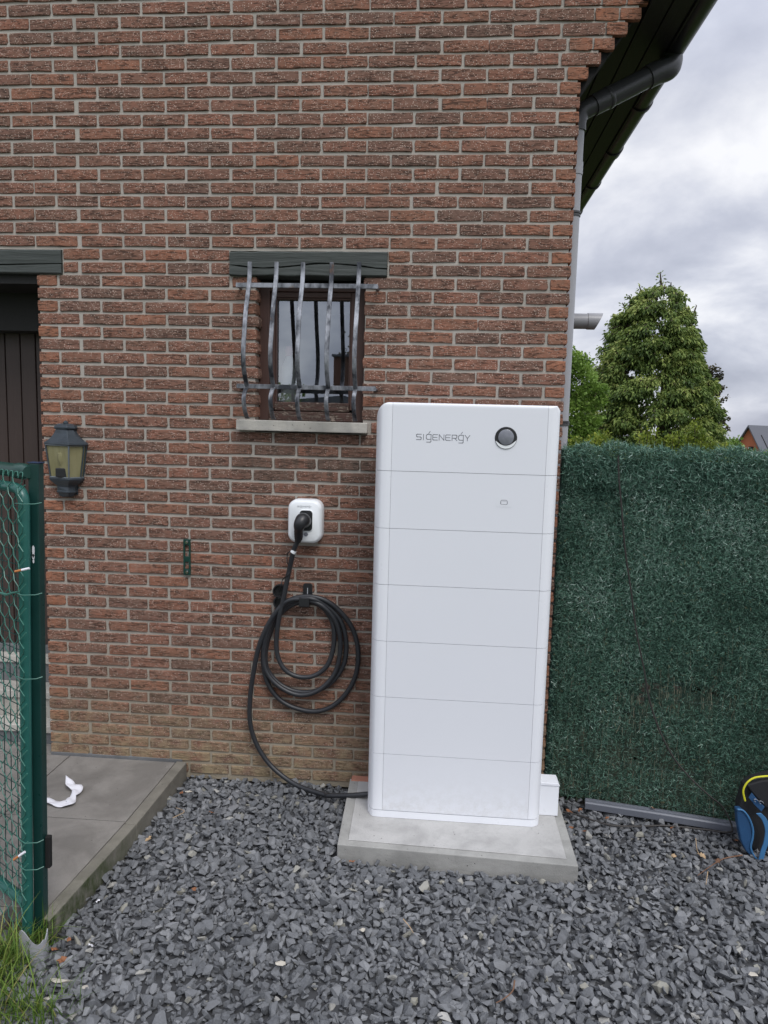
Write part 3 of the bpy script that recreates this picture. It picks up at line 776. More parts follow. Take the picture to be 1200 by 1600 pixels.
# ------------------------------------------------------------------ wall lantern
la = thing('wall_lantern', 'dark blue grey metal wall lantern with amber glass beside the garage opening', 'wall lamp', (.033, 0, 1.5))
lx = .030
def ring_at(hw, fy_, z, vx=.058, sy2=.030):
    return [(lx - hw, -.003, z), (lx - hw, -sy2, z), (lx + vx * hw / .1, -fy_, z), (lx + hw, -sy2, z), (lx + hw, -.003, z)]
prof = [(.030, .040, 1.862), (.050, .060, 1.852), (.056, .066, 1.842), (.055, .064, 1.836), (.046, .055, 1.832), (.056, .065, 1.812), (.074, .080, 1.790), (.098, .100, 1.772), (.110, .112, 1.765), (.112, .114, 1.757), (.104, .106, 1.753)]
MB().loft([ring_at(a, b, z) for a, b, z in prof], smooth=False).build('roof_cap', M_LANTERN, la, 0.001)
MB().lathe([(0, 0), (.012, 0), (.013, .008), (.006, .016), (0, .018)], (lx + .008, -.03, 1.860), 12).build('finial', M_LANTERN, la)
T = ring_at(.102, .103, 1.753); B = ring_at(.080, .085, 1.590)
gl_ = MB(); ins = lambda p, s_: (lx + (p[0] - lx) * s_, p[1] * s_, p[2])
T2 = [ins(p, .955) for p in T]; B2 = [ins(p, .955) for p in B]
names = ('lamp_glass',) * 4
for i in (0, 1, 2, 3):
    MB().add([B2[i], B2[i + 1], T2[i + 1], T2[i], tuple(np.array(B2[i]) * .985 + np.array((lx, 0, B2[i][2])) * .015), tuple(np.array(B2[i + 1]) * .985 + np.array((lx, 0, B2[i][2])) * .015), tuple(np.array(T2[i + 1]) * .985 + np.array((lx, 0, T2[i][2])) * .015), tuple(np.array(T2[i]) * .985 + np.array((lx, 0, T2[i][2])) * .015)],
             [(0, 1, 2, 3), (7, 6, 5, 4), (0, 4, 5, 1), (3, 2, 6, 7)]).build('lamp_glass', M_AMBER, la)
for i in range(5):
    MB().tube([B[i], T[i]], .0042, 6, M_LANTERN if i != 2 else M_LEDGE).build('glazing_bar', M_LANTERN, la)
MB().tube(B, .0042, 6).tube(T, .0042, 6).build('glass_rim', M_LEDGE, la)
prof = [(.086, .090, 1.590), (.088, .092, 1.582), (.084, .088, 1.574), (.070, .076, 1.562), (.050, .060, 1.548), (.046, .055, 1.540), (.046, .060, 1.522), (.050, .065, 1.518), (.050, .065, 1.512), (.042, .054, 1.508), (.036, .046, 1.496), (.020, .028, 1.488)]
MB().loft([ring_at(a, b, z) for a, b, z in prof], smooth=False).build('lamp_base', M_LANTERN, la, 0.001)
MB().box(lx - .030, lx + .045, -.075, -.02, 1.592, 1.638).build('bulb_holder', M_BPLAST, la, .004)
MB().lathe([(0, 0), (.014, 0), (.028, .04), (.026, .07), (0, .085)], (lx, -.05, 1.643), 14).build('bulb', M_AMBER, la)
MB().box(lx - .05, lx + .05, -.004, .003, 1.50, 1.80).build('back_plate', M_LANTERN, la)

# gate keeper plate
gk = thing('gate_keeper', 'small dark green metal catch plate screwed upright to the bricks', 'gate catch', (.656, 0, 1.19))
kx0, kx1, kz0, kz1 = .637, .674, 1.103, 1.290
kp = MB().box(kx0, kx0 + .008, -.012, -.001, kz0, kz1).box(kx1 - .008, kx1, -.012, -.001, kz0, kz1)
for z0, z1 in ((kz0, kz0 + .032), (1.172, 1.200), (kz1 - .032, kz1)): kp.box(kx0 + .008, kx1 - .008, -.0115, -.001, z0, z1)
kp.build('plate', M_GREEN, gk, .002)
for z in (kz0 + .016, kz1 - .016): MB().lathe([(0, -.019), (.006, -.019), (.009, -.015), (.0095, -.0115), (0, -.0115)], (.6555, 0, z), 12, 'y').build('bolt', M_CHROME, gk)

# ------------------------------------------------------------------ EV charger, cable, hook
def rr_loft(mb, cx, cz, levels, n=7):
    mb.loft([[(p[0], y, p[1]) for p in rrect(cx, cz, w_, h_, r_, n)] for (w_, h_, r_, y) in levels], smooth=True)
ch = thing('wall_charger', 'small white rounded square charging socket box on the brick wall', 'charger', (1.277, 0, 1.30))
q = MB(); rr_loft(q, 1.277, 1.411, [(.160, .206, .045, .0), (.172, .218, .048, -.006), (.172, .218, .048, -.058), (.167, .213, .046, -.070), (.152, .198, .040, -.080), (.144, .190, .038, -.0825)])
q.build('cover', M_WHITE, ch)
q = MB(); rr_loft(q, 1.286, 1.418, [(.070, .108, .018, -.0826), (.070, .108, .018, -.0855), (.066, .104, .016, -.087)])
q.build('socket_frame', M_WHITE, ch)
q = MB(); rr_loft(q, 1.286, 1.418, [(.063, .101, .016, -.0871), (.063, .101, .016, -.0885)]); q.build('socket', M_BPLAST, ch)
MB().lathe([(0, -.0846), (.010, -.0846), (.0115, -.0835), (.0115, -.0826), (0, -.0826)], (1.286, 0, 1.349), 6, 'y').build('button', M_LOGO, ch)

# stroke lettering of the maker's word mark
def glyphs():
    g = {}
    g['S'] = [[(1, 1), (.18, 1), (0, .88), (0, .62), (.15, .5), (.85, .5), (1, .38), (1, .12), (.82, 0), (0, 0)]]
    g['I'] = [[(.12, 0), (.12, 1)]]
    g['g'] = [[(1, 1), (.2, 1), (0, .8), (0, .3), (.2, .1), (1, .1)], [(1, 1), (1, -.3), (.85, -.42), (.1, -.42)], [(.5, 1.2), (.78, 1.55)]]
    g['E'] = [[(1, 1), (.15, 1), (0, .86), (0, .14), (.15, 0), (1, 0)], [(.12, .5), (.9, .5)]]
    g['N'] = [[(0, 0), (0, 1), (1, 0), (1, 1)]]
    g['R'] = [[(0, 0), (0, 1), (.85, 1), (1, .88), (1, .55), (.85, .42), (.15, .42)], [(.55, .42), (1, 0)]]
    g['Y'] = [[(0, 1), (.5, .45), (1, 1)], [(.5, .45), (.5, 0)]]
    return g
def wordmark(name, x0, x1, z0, h, y, t_, mat, parent, tilt=0.0):
    gl = glyphs(); word = 'SIgENERgY'; wd = {'I': .35}
    tot = sum(wd.get(c, 1.0) for c in word) + .36 * (len(word) - 1); u = (x1 - x0) / tot
    mb = MB(); x = x0
    for c in word:
        for st in gl[c]:
            pts = [(x + p[0] * u, z0 + p[1] * h) for p in st]
            for (a, b) in zip(pts, pts[1:]):
                dx, dz = b[0] - a[0], b[1] - a[1]; L = math.hypot(dx, dz) or 1; ex, ez = dx / L * t_ / 2, dz / L * t_ / 2; nx, nz = -ez, ex
                mb.add([(a[0] - ex + nx, y, a[1] - ez + nz), (a[0] - ex - nx, y, a[1] - ez - nz), (b[0] + ex - nx, y, b[1] + ez - nz), (b[0] + ex + nx, y, b[1] + ez + nz),
                        (a[0] - ex + nx, y + .0004, a[1] - ez + nz), (a[0] - ex - nx, y + .0004, a[1] - ez - nz), (b[0] + ex - nx, y + .0004, b[1] + ez - nz), (b[0] + ex + nx, y + .0004, b[1] + ez + nz)],
                       [(0, 1, 2, 3), (0, 4, 5, 1), (1, 5, 6, 2), (2, 6, 7, 3), (3, 7, 4, 0)])
        x += (wd.get(c, 1.0) + .36) * u
    return mb.build(name, mat, parent)
wordmark('logo', 1.242, 1.312, 1.4835, .0062, -.0830, .0011, M_LOGOF, ch)

cb = thing('charging_cable', 'thick black charging cable coiled on the wall, its plug in the white charger', 'charging cable', (1.2, -.03, .1))
hd = Vector((1.279, -.14, 1.425)); tail = at(465, 846, -.100)
ax = [Vector((1.284, -.086, 1.412)), Vector((1.281, -.115, 1.420)), hd, Vector((1.268, -.158, 1.405)), hd.lerp(tail, .5) + Vector((-.004, -.012, 0)), hd.lerp(tail, .8), tail]
AX = catmull(ax, 5)
def prof_r(t):
    ks = [(0, .030), (.18, .036), (.34, .037), (.46, .031), (.62, .0225), (.8, .020), (1, .0150)]
    for (a, ra), (b, rb) in zip(ks, ks[1:]):
        if t <= b: return ra + (rb - ra) * (t - a) / (b - a)
    return ks[-1][1]
MB().tube(AX, prof_r, 18).build('plug', M_BPLAST, cb)
for i in (20, 22, 24, 26):
    p = AX[i]; d = (AX[i + 1] - AX[i - 1]).normalized(); r_ = prof_r(i / 30) + .0015
    MB().tube([p - d * .003, p + d * .003], r_, 16).build('strain_relief_ring', M_BPLAST, cb)
cp = [(465, 846, -.10), (459, 860, -.09), (451, 895, -.06), (443, 935, -.055), (436, 965, -.055), (432, 1000, -.05), (434, 1025, -.05), (445, 1046, -.05), (465, 1057, -.045), (490, 1056, -.04), (511, 1040, -.035), (521, 1010, -.03), (520, 975, -.03), (505, 950, -.035), (480, 940, -.045),
      (455, 946, -.03), (436, 962, -.02), (422, 990, -.02), (415, 1020, -.02), (418, 1046, -.025), (436, 1068, -.03), (462, 1080, -.03), (492, 1080, -.03), (518, 1066, -.025), (537, 1038, -.02), (541, 1005, -.02), (533, 972, -.025), (512, 948, -.035), (484, 935, -.06),
      (455, 941, -.04), (432, 962, -.03), (419, 992, -.035), (412, 1022, -.04), (418, 1052, -.045), (440, 1075, -.05), (470, 1086, -.05), (500, 1077, -.045), (524, 1050, -.035), (532, 1010, -.03), (526, 975, -.04), (508, 950, -.05), (482, 938, -.055),
      (452, 938, -.055), (432, 956, -.05), (416, 992, -.045), (411, 1030, -.035), (418, 1066, -.03), (436, 1092, -.025), (464, 1107, -.025), (498, 1111, -.025), (528, 1097, -.02), (552, 1065, -.02), (560, 1025, -.02), (552, 985, -.02), (532, 956, -.03), (508, 938, -.045), (482, 932, -.05),
      (454, 937, -.05), (430, 958, -.055), (408, 1000, -.05), (397, 1045, -.04), (391, 1090, -.035), (391, 1130, -.035), (402, 1165, -.035), (425, 1198, -.04), (462, 1226, -.05), (505, 1241, -.06), (545, 1244, -.08), (600, 1238, -.12)]
CP = catmull([(lambda v: v if v.z > .040 else atz(p[0], p[1], .040))(at(*p)) for p in cp[:-2]] + [atz(515, 1243, .055), atz(545, 1243, .085), atz(572, 1241, .105), atz(600, 1238, .108)], 7)
MB().tube(CP, .0122, 12).build('cable', M_CABLE, cb)
tw = catmull([at(453, 862, -.085), at(449, 866, -.07), at(449, 880, -.075), at(456, 884, -.05), at(450, 898, -.075), at(442, 905, -.05), at(439, 915, -.06), at(436, 925, -.03)], 6)
MB().tube(tw, .0028, 6).build('cap_strap', M_BPLAST, cb)
p = at(458.5, 862, -.0895); MB().tube([p + Vector((.004, 0, .006)), p - Vector((.004, 0, .006))], .0138, 14).build('cable_label', M_WHITE, cb)
for (u, v_) in ((438, 923), (439, 941)):
    p = at(u, v_, -.02)
    MB().lathe([(.0, .012), (.034, .012), (.0365, .0), (.0365, -.018), (.031, -.018), (.029, .006), (0, .006)], p, 22, 'y').build('dust_cap', M_BPLAST, cb)
hk = thing('cable_hook', 'black plastic cable hook holding the coiled charging cable', 'cable hook', (1.29, 0, .98))
p = at(481, 927, 0)
q = MB(); rr_loft(q, p.x, p.z, [(.046, .105, .012, .003), (.046, .105, .012, -.008)], 4); q.build('back_plate', M_BPLAST, hk)
MB().box(p.x - .002, p.x + .002, -.0095, -.008, p.z - .01, p.z + .03).build('slot', M_LOGOF, hk)
MB().prism([(p.y - .008, p.z - .022), (-.062, p.z - .030), (-.078, p.z - .020), (-.080, p.z - .004), (-.086, p.z - .004), (-.086, p.z - .050), (-.070, p.z - .055), (-.008, p.z - .050)], p.x - .030, p.x + .022, 'yz').build('hook', M_BPLAST, hk, .004)

# ------------------------------------------------------------------ concrete pad and battery cabinet
pad = thing('concrete_pad', 'pale grey cast concrete slab under the white cabinet', 'concrete slab', (2.05, -.4, 0))
MB().prism([(1.528, -.05), (1.546, -.645), (2.572, -.682), (2.572, -.05)], -.06, .078, 'xy').build('slab', M_PAD, pad, .004)
q = MB().prism([(1.575, -.08), (1.590, -.610), (2.530, -.640), (2.532, -.08)], .0782, .0822, 'xy'); q.build('screed', M_PADTOP, pad, .002)
cabi = thing('battery_cabinet', 'tall white stacked home battery cabinet with round display standing on the concrete pad', 'battery cabinet', (2.05, -.28, .082))
XL, XR, YB, YF = 1.648, 2.447, -.152, -.410
leftp = [(XL, YB), (XL, -.345), (XL + .003, -.362), (XL + .014, -.388), (XL + .024, -.402), (XL + .033, -.409), (XL + .060, YF)]
cx0, cx1 = 1.722, 2.391
rp_ = []
rcx, rcy, rr_ = XR - .045, YF + .045, .045
for i in range(9):
    a = R(-90 + 90 * i / 8); rp_.append((rcx + rr_ * math.cos(a), rcy + rr_ * math.sin(a)))
rightp = rp_ + [(XR, YB)]
SE = [.118, .392, .663, .925, 1.185, 1.440, 1.695, 1.994]
LBL = ['lowest white battery module', 'second white module from the bottom', 'third white module from the bottom', 'middle white battery module', 'third white module from the top', 'white module with a small sticker', 'top white inverter module with round display and word mark']
def clampring(poly, z, zt, top_):
    if not top_: return [(x, y, z) for x, y in poly]
    r_ = .066; xl = XL; xr = XR; yoff = 0
    d = z - (zt - r_)
    if d > 0: xl = XL + r_ - math.sqrt(max(0, r_ * r_ - d * d))
    d2 = z - (zt - .020)
    if d2 > 0: xr = XR - d2 * .95
    d3 = z - (zt - .012)
    if d3 > 0: yoff = .012 - math.sqrt(max(0, .012 ** 2 - d3 * d3))
    return [(min(max(x, xl), xr), max(y, YF + yoff), z) for x, y in poly]
GAP = .0009
for k in range(7):
    z0, z1 = SE[k] + GAP, SE[k + 1] - (GAP if k < 6 else 0); top_ = k == 6
    mod = thing('module', '', ''); del mod['category']; mod['label'] = LBL[k]
    mod.location = (2.05, -.28, z0); mod.parent = cabi; mod.matrix_parent_inverse = pinv(cabi)
    zs = [z0, z0 + .0012] + ([z0 + .12] if top_ else []) + ([z1 - .066, z1 - .062, z1 - .052, z1 - .040, z1 - .028, z1 - .020, z1 - .012, z1 - .008, z1 - .0045, z1 - .002, z1 - .0005] if top_ else [z1 - .0012, z1])
    def inset(poly, s_):
        cxm = sum(p_[0] for p_ in poly) / len(poly); return [(x + (cxm - x) * s_, y + (s_ * .12 if y < -.39 else 0)) for x, y in poly]
    # left trim, front panel, right trim
    L_ = leftp + [(cx0 - .0005, YF), (cx0 - .0005, YB)]
    F_ = [(cx0 + .0005, YF), (cx1 - .0005, YF), (cx1 - .0005, YB), (cx0 + .0005, YB)]
    R_ = [(cx1 + .0005, YF)] + rightp + [(cx1 + .0005, YB)]
    for poly, nm, mt in ((L_, 'side_trim', M_TRIM), (F_, 'front_panel', M_CAB), (R_, 'side_trim', M_TRIM)):
        mb = MB(); rings = []
        for i, z in enumerate(zs):
            pr = clampring(poly, z, z1, top_)
            pass
            rings.append(pr)
        mb.loft(rings); mb.build(nm, mt, mod)
    if k == 6:
        wordmark('logo', 1.829, 2.060, 1.835, .0235, YF - .0006, .0028, M_LOGO, mod)
        dx, dz = 2.215, 1.852
        MB().lathe([(.0, .0), (.0478, 0), (.0478, -.0015), (.046, -.003), (.0, -.003)], (dx, YF, dz), 40, 'y').build('dial_ring', M_BPLAST, mod)
        # silver lower lip, its bright gleam put into a white colour
        q = MB(); rg = []
        for i in range(15):
            a = R(198 + 150 * i / 14); w2 = .0125 * math.sin(PI * i / 14) ** .6 + .0008
            rg.append([(dx + r2 * math.cos(a), yy, dz + r2 * math.sin(a)) for r2, yy in ((.0462, YF - .0032), (.0462 - w2, YF - .0032), (.0462 - w2, YF - .0045), (.0462, YF - .0045))])
        q.loft(rg).build('dial_lip', M_WHITE, mod)
        MB().lathe([(0, -.0032), (.0335, -.0032), (.0335, -.0075), (.031, -.0090), (0, -.0092)], (dx, YF, dz + .003), 36, 'y').build('display', M_DGLASS, mod)
    if k == 5:
        q = MB(); rr_loft(q, 2.219, 1.573, [(.068, .042, .004, YF - .0002), (.068, .042, .004, YF - .0007)], 3); q.build('sticker', M_STICK, mod)
        q = MB()
        for (w_, h_, oz) in ((.027, .019, .0), (.030, .015, -.002)):
            pp = rrect(2.219, 1.573 + oz, w_, h_, .004, 3)
            for a, b in zip(pp, pp[1:] + pp[:1]): q.tube([(a[0], YF - .0008, a[1]), (b[0], YF - .0008, b[1])], .0007, 4)
        q.build('icon', M_LOGO, mod)
# base plinth and dark core in the joints
full = leftp + rightp
MB().loft([[(x, y, z) for x, y in full] for z in (.0835, .086, .114, .1155)]).build('plinth', M_TRIM, cabi)
ins2 = [(1.66, YB + .004), (1.662, -.35), (1.69, -.396), (1.72, -.4035), (2.39, -.4035), (2.42, -.398), (2.437, -.36), (2.438, YB + .004)]
MB().prism(ins2, .086, 1.92, 'xy').build('core', M_CORE, cabi)
for xx in (1.80, 2.25): MB().box(xx, xx + .05, YB + .001, .0, 1.60, 1.64).build('wall_bracket', M_CHROME, cabi)

jb = thing('cable_duct', 'short white plastic duct box low behind the right side of the cabinet', 'cable duct', (2.52, -.2, .08))
MB().box(2.44, 2.545, -.30, -.22, .083, .232).build('duct_body', M_TRIM, jb, .003)
MB().prism([(2.438, .233), (2.548, .233), (2.540, .247), (2.438, .247)], -.304, -.216, 'xz').build('duct_lid', M_TRIM, jb, .002)
lb = thing('loose_brick', 'pinkish orange brick end on the ground left behind the cabinet', 'brick', (1.58, -.04, 0))
MB().box(1.535, 1.70, -.075, -.02, .0, .082).build('brick_body', M_REDBRICK, lb, .004)

# ------------------------------------------------------------------ terrace paving and kerb
pv = thing('paving', '', ''); del pv['label'], pv['category']; pv['kind'] = 'structure'; pv.location = (0, -.6, .05)
def slab(poly, z0=.02, z1=.085):
    MB().prism(poly, z0, z1, 'xy').build('paving_slab', M_PAVE, pv, .0025)
J = .003
slab([(0.003, -.006), (.584, -.006), (.574, -.592), (0.003, -.598)])
slab([(0.003, -.604), (.574, -.598), (.541, -1.20), (0.003, -1.20)])
slab([(-.597, -.006), (-.003, -.006), (-.003, -.598), (-.597, -.598)])
slab([(-.597, -.604), (-.003, -.604), (-.003, -1.20), (-.597, -1.20)])
for i in range(3):
    for j in range(4): slab([(-1.197 - .6 * i, -.604 - .6 * j + .6), (-.603 - .6 * i, -.604 - .6 * j + .6), (-.603 - .6 * i, -1.198 - .6 * j + .6), (-1.197 - .6 * i, -1.198 - .6 * j + .6)])
for j in range(2):
    slab([(-.597, -1.206 - .6 * j), (-.003, -1.206 - .6 * j), (-.003, -1.80 - .6 * j), (-.597, -1.80 - .6 * j)])
slab([(0.003, -1.206), (.40, -1.206), (.36, -1.8), (0.003, -1.8)])
slab([(-.597, .0), (-.003, .0), (-.003, .118), (-.597, .118)])
kb = MB().prism([(.592, -.004), (.648, -.010), (.636, -.62), (.582, -.62)], -.05, .092, 'xy').build('kerb_stone', M_KERB, pv, .004)
kb = MB().prism([(.582, -.623), (.636, -.623), (.592, -1.27), (.545, -1.25)], -.05, .092, 'xy').build('kerb_stone', M_KERB, pv, .004)
MB().box(-2.5, .58, -2.4, .1, -.02, .019).build('bedding', M_SOIL, pv)

# ------------------------------------------------------------------ gravel: crushed slate, stone by stone
hulls = []
for s_ in range(28):
    rr = random.Random(500 + s_); bm = bmesh.new()
    ax_, ay_, az_ = rr.uniform(.75, 1.3), rr.uniform(.55, 1.0), rr.uniform(.35, .75)
    for i in range(13):
        v = Vector((rr.gauss(0, 1), rr.gauss(0, 1), rr.gauss(0, 1))).normalized() * rr.uniform(.82, 1.12)
        bm.verts.new((v.x * ax_, v.y * ay_, v.z * az_))
    bmesh.ops.convex_hull(bm, input=bm.verts)
    bmesh.ops.delete(bm, geom=[v for v in bm.verts if not v.link_faces], context='VERTS')
    bmesh.ops.triangulate(bm, faces=bm.faces); bmesh.ops.recalc_face_normals(bm, faces=bm.faces)
    bm.verts.ensure_lookup_table()
    for i, v in enumerate(bm.verts): v.index = i
    hulls.append((np.array([v.co[:] for v in bm.verts]), np.array([[v.index for v in f.verts] for f in bm.faces]))); bm.free()
def kerb_x(y): return .648 if y > -.01 else (.648 + (.636 - .648) * (y / -.62) if y > -.62 else .636 + (.592 - .636) * ((y + .62) / -.65))
def inside_pad(x, y, m=0.0): return 1.532 - m < x < 2.572 + m and -.662 - .036 * (x - 1.546) * 0.9 - m < y < -.0
def rand_rot(n):
    q = nr.normal(size=(n, 4)); q /= np.linalg.norm(q, axis=1)[:, None]; w_, x, y, z = q.T
    return np.stack([np.stack([1 - 2 * (y * y + z * z), 2 * (x * y - z * w_), 2 * (x * z + y * w_)], 1), np.stack([2 * (x * y + z * w_), 1 - 2 * (x * x + z * z), 2 * (y * z - x * w_)], 1), np.stack([2 * (x * z - y * w_), 2 * (y * z + x * w_), 1 - 2 * (x * x + y * y)], 1)], 1)
pts = []
for layer, (st, zz) in enumerate(((.025, -.014), (.0255, .003), (.036, .018))):
    x = -.2
    while x < 4.6:
        y = -2.7
        while y < 0.02:
            X, Y = x + rnd.uniform(-.5, .5) * st * 1.3, y + rnd.uniform(-.5, .5) * st * 1.3
            ok = Y < -.006 and not inside_pad(X, Y, .004)
            if Y > -1.27: ok = ok and X > kerb_x(Y) + .004
            else: ok = ok and X > (.35 + (Y + 1.27) * .1)
            if Y > -.2 * (X - 2.53) + .02 and X > 2.55: ok = False
            if ok:
                hgt = .006 * noise.noise(Vector((X * 2.1, Y * 2.1, 3)))
                sl_k = 0.0
                pts.append((X, Y, zz + hgt + rnd.uniform(-.006, .006), max(.008, min(.034, rnd.gauss(.0182 + .004 * noise.noise(Vector((X * 1.3, Y * 1.3, 7))), .0056))) * (1.0 if layer < 2 else 1.05)))
            y += st
        x += st
pts = np.array(pts); n = len(pts); rot = rand_rot(n)
# stones lie mostly flat: squash after rotation
hid = nr.integers(0, len(hulls), n); GV, GF, GR = [], [], []; off = 0
pn = np.array([noise.noise(Vector((a * 1.7, b * 1.7, 9))) + .5 * noise.noise(Vector((a * 6, b * 6, 2))) for a, b in pts[:, :2]])
col = np.clip(nr.random(n) ** 1.15 * .86 + pn * .22 + .03, 0, .93); li = nr.random(n) < .03; col[li] = .94 + nr.random(li.sum()) * .06
for h in range(len(hulls)):
    idx = np.where(hid == h)[0]; hv, hf = hulls[h]
    V = np.einsum('nij,vj->nvi', rot[idx], hv) * pts[idx, 3][:, None, None]
    V[:, :, 2] *= .78
    V += pts[idx, :3][:, None, :]
    k = len(hv); GV.append(V.reshape(-1, 3)); F = hf[None] + (np.arange(len(idx)) * k)[:, None, None] + off; GF.append(F.reshape(-1, 3)); off += k * len(idx)
    GR.append(np.repeat(col[idx], k))
fast_mesh('gravel', np.concatenate(GV), np.concatenate(GF), np.concatenate(GR), M_GRAVEL)
MB().add([(-.2, -3.9, -.006), (4.9, -3.9, -.006), (4.9, 0, -.006), (-.2, 0, -.006)], [(0, 1, 2, 3)]).build('gravel_bed', plain('slate_dust', (.05, .052, .056), .95, var=.4), kind='structure')

# ------------------------------------------------------------------ hedge screen fence on the right
def fence_y(x): return .018 - .215 * (x - 2.53)
fe = thing('hedge_screen_fence', 'dark green artificial hedge screen fence of plastic needles right of the house corner', 'fence', (3.2, -.1, 0))
X0, X1, ZT = 2.535, 4.5, 1.80
for x in (2.548, 4.46):
    MB().box(x - .018, x + .018, fence_y(x) + .03, fence_y(x) + .066, 0, 1.80).build('post', M_POST, fe, .003)
wr = MB()
for i in range(20):
    z = .06 + i * .09; wr.tube([(X0, fence_y(X0) + .022, z), (X1, fence_y(X1) + .022, z)], .0014, 4)
for i in range(24):
    x = X0 + .03 + i * .083; wr.tube([(x, fence_y(x) + .0245, .02), (x, fence_y(x) + .0245, 1.78)], .0014, 4)
wr.build('wire_mesh', M_DWIRE, fe, kind='stuff')
# twisted vertical strands that hold the needles
def blades(n, x0, x1, z0, z1, lay, ln, wd, dens=None, topfringe=False, cl=0.5):
    x = nr.uniform(x0, x1, n); z = nr.uniform(z0, z1, n)
    x = np.where(nr.random(n) < .45, np.round(x / .021) * .021 + nr.normal(0, .0035, n), x)
    if dens is not None: k = dens(x, z); keep = nr.random(n) < k; x, z = x[keep], z[keep]; n = len(x)
    y = .018 - .215 * (x - 2.53) + lay * nr.random(n) - .02
    d = nr.normal(size=(n, 3)); d[:, 1] = -np.abs(d[:, 1]) * .55; d[:, 2] += .25; d /= np.linalg.norm(d, axis=1)[:, None]
    L = ln * nr.uniform(.6, 1.25, n); sd_ = np.cross(d, nr.normal(size=(n, 3))); sd_ /= np.linalg.norm(sd_, axis=1)[:, None]
    p = np.stack([x, y, z], 1); bend = nr.normal(size=(n, 3)) * .006
    a = p; b = p + d * (L * .5)[:, None] + bend; c = p + d * L[:, None] - bend * .3; w_ = (wd * nr.uniform(.6, 1.3, n))[:, None]
    V = np.stack([a - sd_ * w_ * .6, a + sd_ * w_ * .6, b + sd_ * w_, b - sd_ * w_, c], 1).reshape(-1, 3)
    o = (np.arange(n) * 5)[:, None]
    F = np.concatenate([np.array([[0, 1, 2]]) + o, np.array([[0, 2, 3]]) + o, np.array([[3, 2, 4]]) + o])
    # colour clumps
    cl_ = np.array([noise.noise(Vector((a_ * 5, 0, b_ * 5))) for a_, b_ in zip(x[:], z[:])])
    cb_2 = np.array([noise.noise(Vector((a_ * 1.3, 4, b_ * 1.0))) for a_, b_ in zip(x[:], z[:])])
    rv = np.clip(nr.beta(1.6, 2.4, n) * 1.05 + cl_ * .25 + cb_2 * .28, 0, .985)
    dead = nr.random(n) < .012; rv[dead] = 1.0
    return V, F, np.repeat(rv, 5)
def dens_f(x, z):
    k = np.ones_like(x)
    for (hx, hz, rx, rz, s_) in ((2.98, .62, .10, .07, .9), (3.13, .66, .09, .05, .95), (3.26, .65, .10, .045, .9), (2.92, .50, .06, .09, .7), (3.22, .60, .12, .05, .6), (2.90, .30, .12, .10, .5), (3.12, .28, .2, .06, .35), (2.7, .35, .06, .15, .4)):
        k *= 1 - s_ * np.exp(-((x - hx) / rx) ** 2 - ((z - hz) / rz) ** 2)
    k *= np.clip(.50 + z * .9, 0, 1)
    return k
A = blades(120000, 2.535, 3.70, .03, 1.815, .05, .023, .0009, dens_f)
B = blades(30000, 3.70, 4.5, .03, 1.80, .05, .03, .0016)
def merge(*s_):
    V, F, Rr, o = [], [], [], 0
    for v, f, r_ in s_: V.append(v); F.append(f + o); Rr.append(r_); o += len(v)
    return np.concatenate(V), np.concatenate(F), np.concatenate(Rr)
def fringe(n, x0, x1):
    x = nr.uniform(x0, x1, n); top = ZT + .02 + np.array([.055 * noise.noise(Vector((a * 4.5, 1, 0))) + .04 * noise.noise(Vector((a * 15, 3, 0))) for a in x])
    z = 1.62 + (top - 1.62) * nr.random(n) ** .6; y = .018 - .215 * (x - 2.53) + nr.normal(0, .020, n) - .006
    d = nr.normal(size=(n, 3)); d[:, 2] += .45; d /= np.linalg.norm(d, axis=1)[:, None]; L = .027 * nr.uniform(.5, 1.3, n)
    sd_ = np.cross(d, nr.normal(size=(n, 3))); sd_ /= np.linalg.norm(sd_, axis=1)[:, None]; p = np.stack([x, y, z], 1)
    b = p + d * (L * .5)[:, None]; c = p + d * L[:, None] + nr.normal(size=(n, 3)) * .006; w_ = (.0010 * nr.uniform(.6, 1.3, n))[:, None]
    V = np.stack([p - sd_ * w_, p + sd_ * w_, b + sd_ * w_, b - sd_ * w_, c], 1).reshape(-1, 3); o = (np.arange(n) * 5)[:, None]
    F = np.concatenate([np.array([[0, 1, 2]]) + o, np.array([[0, 2, 3]]) + o, np.array([[3, 2, 4]]) + o])
    return V, F, np.repeat(np.clip(nr.beta(1.6, 2.2, n) * 1.02 + .03, 0, .985), 5)
Cc = fringe(34000, 2.535, 4.5)
fast_mesh('needles', *merge(A, B, Cc), M_NEEDLE, parent=fe)
# bare strands showing lower down
n = 900; x = np.round(nr.uniform(2.56, 4.4, n) / .021) * .021 + nr.normal(0, .003, n); z0 = .85 * nr.random(n) ** 1.6; L = nr.uniform(.03, .13, n)
y = .018 - .215 * (x - 2.53) - .004 + nr.random(n) * .02; dx = nr.normal(0, .006, n)
V = np.stack([np.stack([x - .0011, y, z0], 1), np.stack([x + .0011, y, z0], 1), np.stack([x + .0011 + dx, y - .002, z0 + L], 1), np.stack([x - .0011 + dx, y - .002, z0 + L], 1)], 1).reshape(-1, 3)
F = np.array([[0, 1, 2, 3]]) + (np.arange(n) * 4)[:, None]
n2 = 210; hh = [(2.98, .62, .08, .07), (3.13, .66, .09, .05), (3.26, .65, .10, .045), (2.92, .50, .06, .08), (3.22, .58, .12, .05), (2.88, .30, .10, .09)]
hk_ = nr.integers(0, len(hh), n2); H_ = np.array(hh)[hk_]; x = H_[:, 0] + nr.normal(size=n2) * H_[:, 2]; z0 = H_[:, 1] + nr.normal(size=n2) * H_[:, 3] - .03; L = nr.uniform(.015, .06, n2)
y = .018 - .215 * (x - 2.53) - .012 + nr.random(n2) * .02; dx = nr.normal(0, .008, n2)
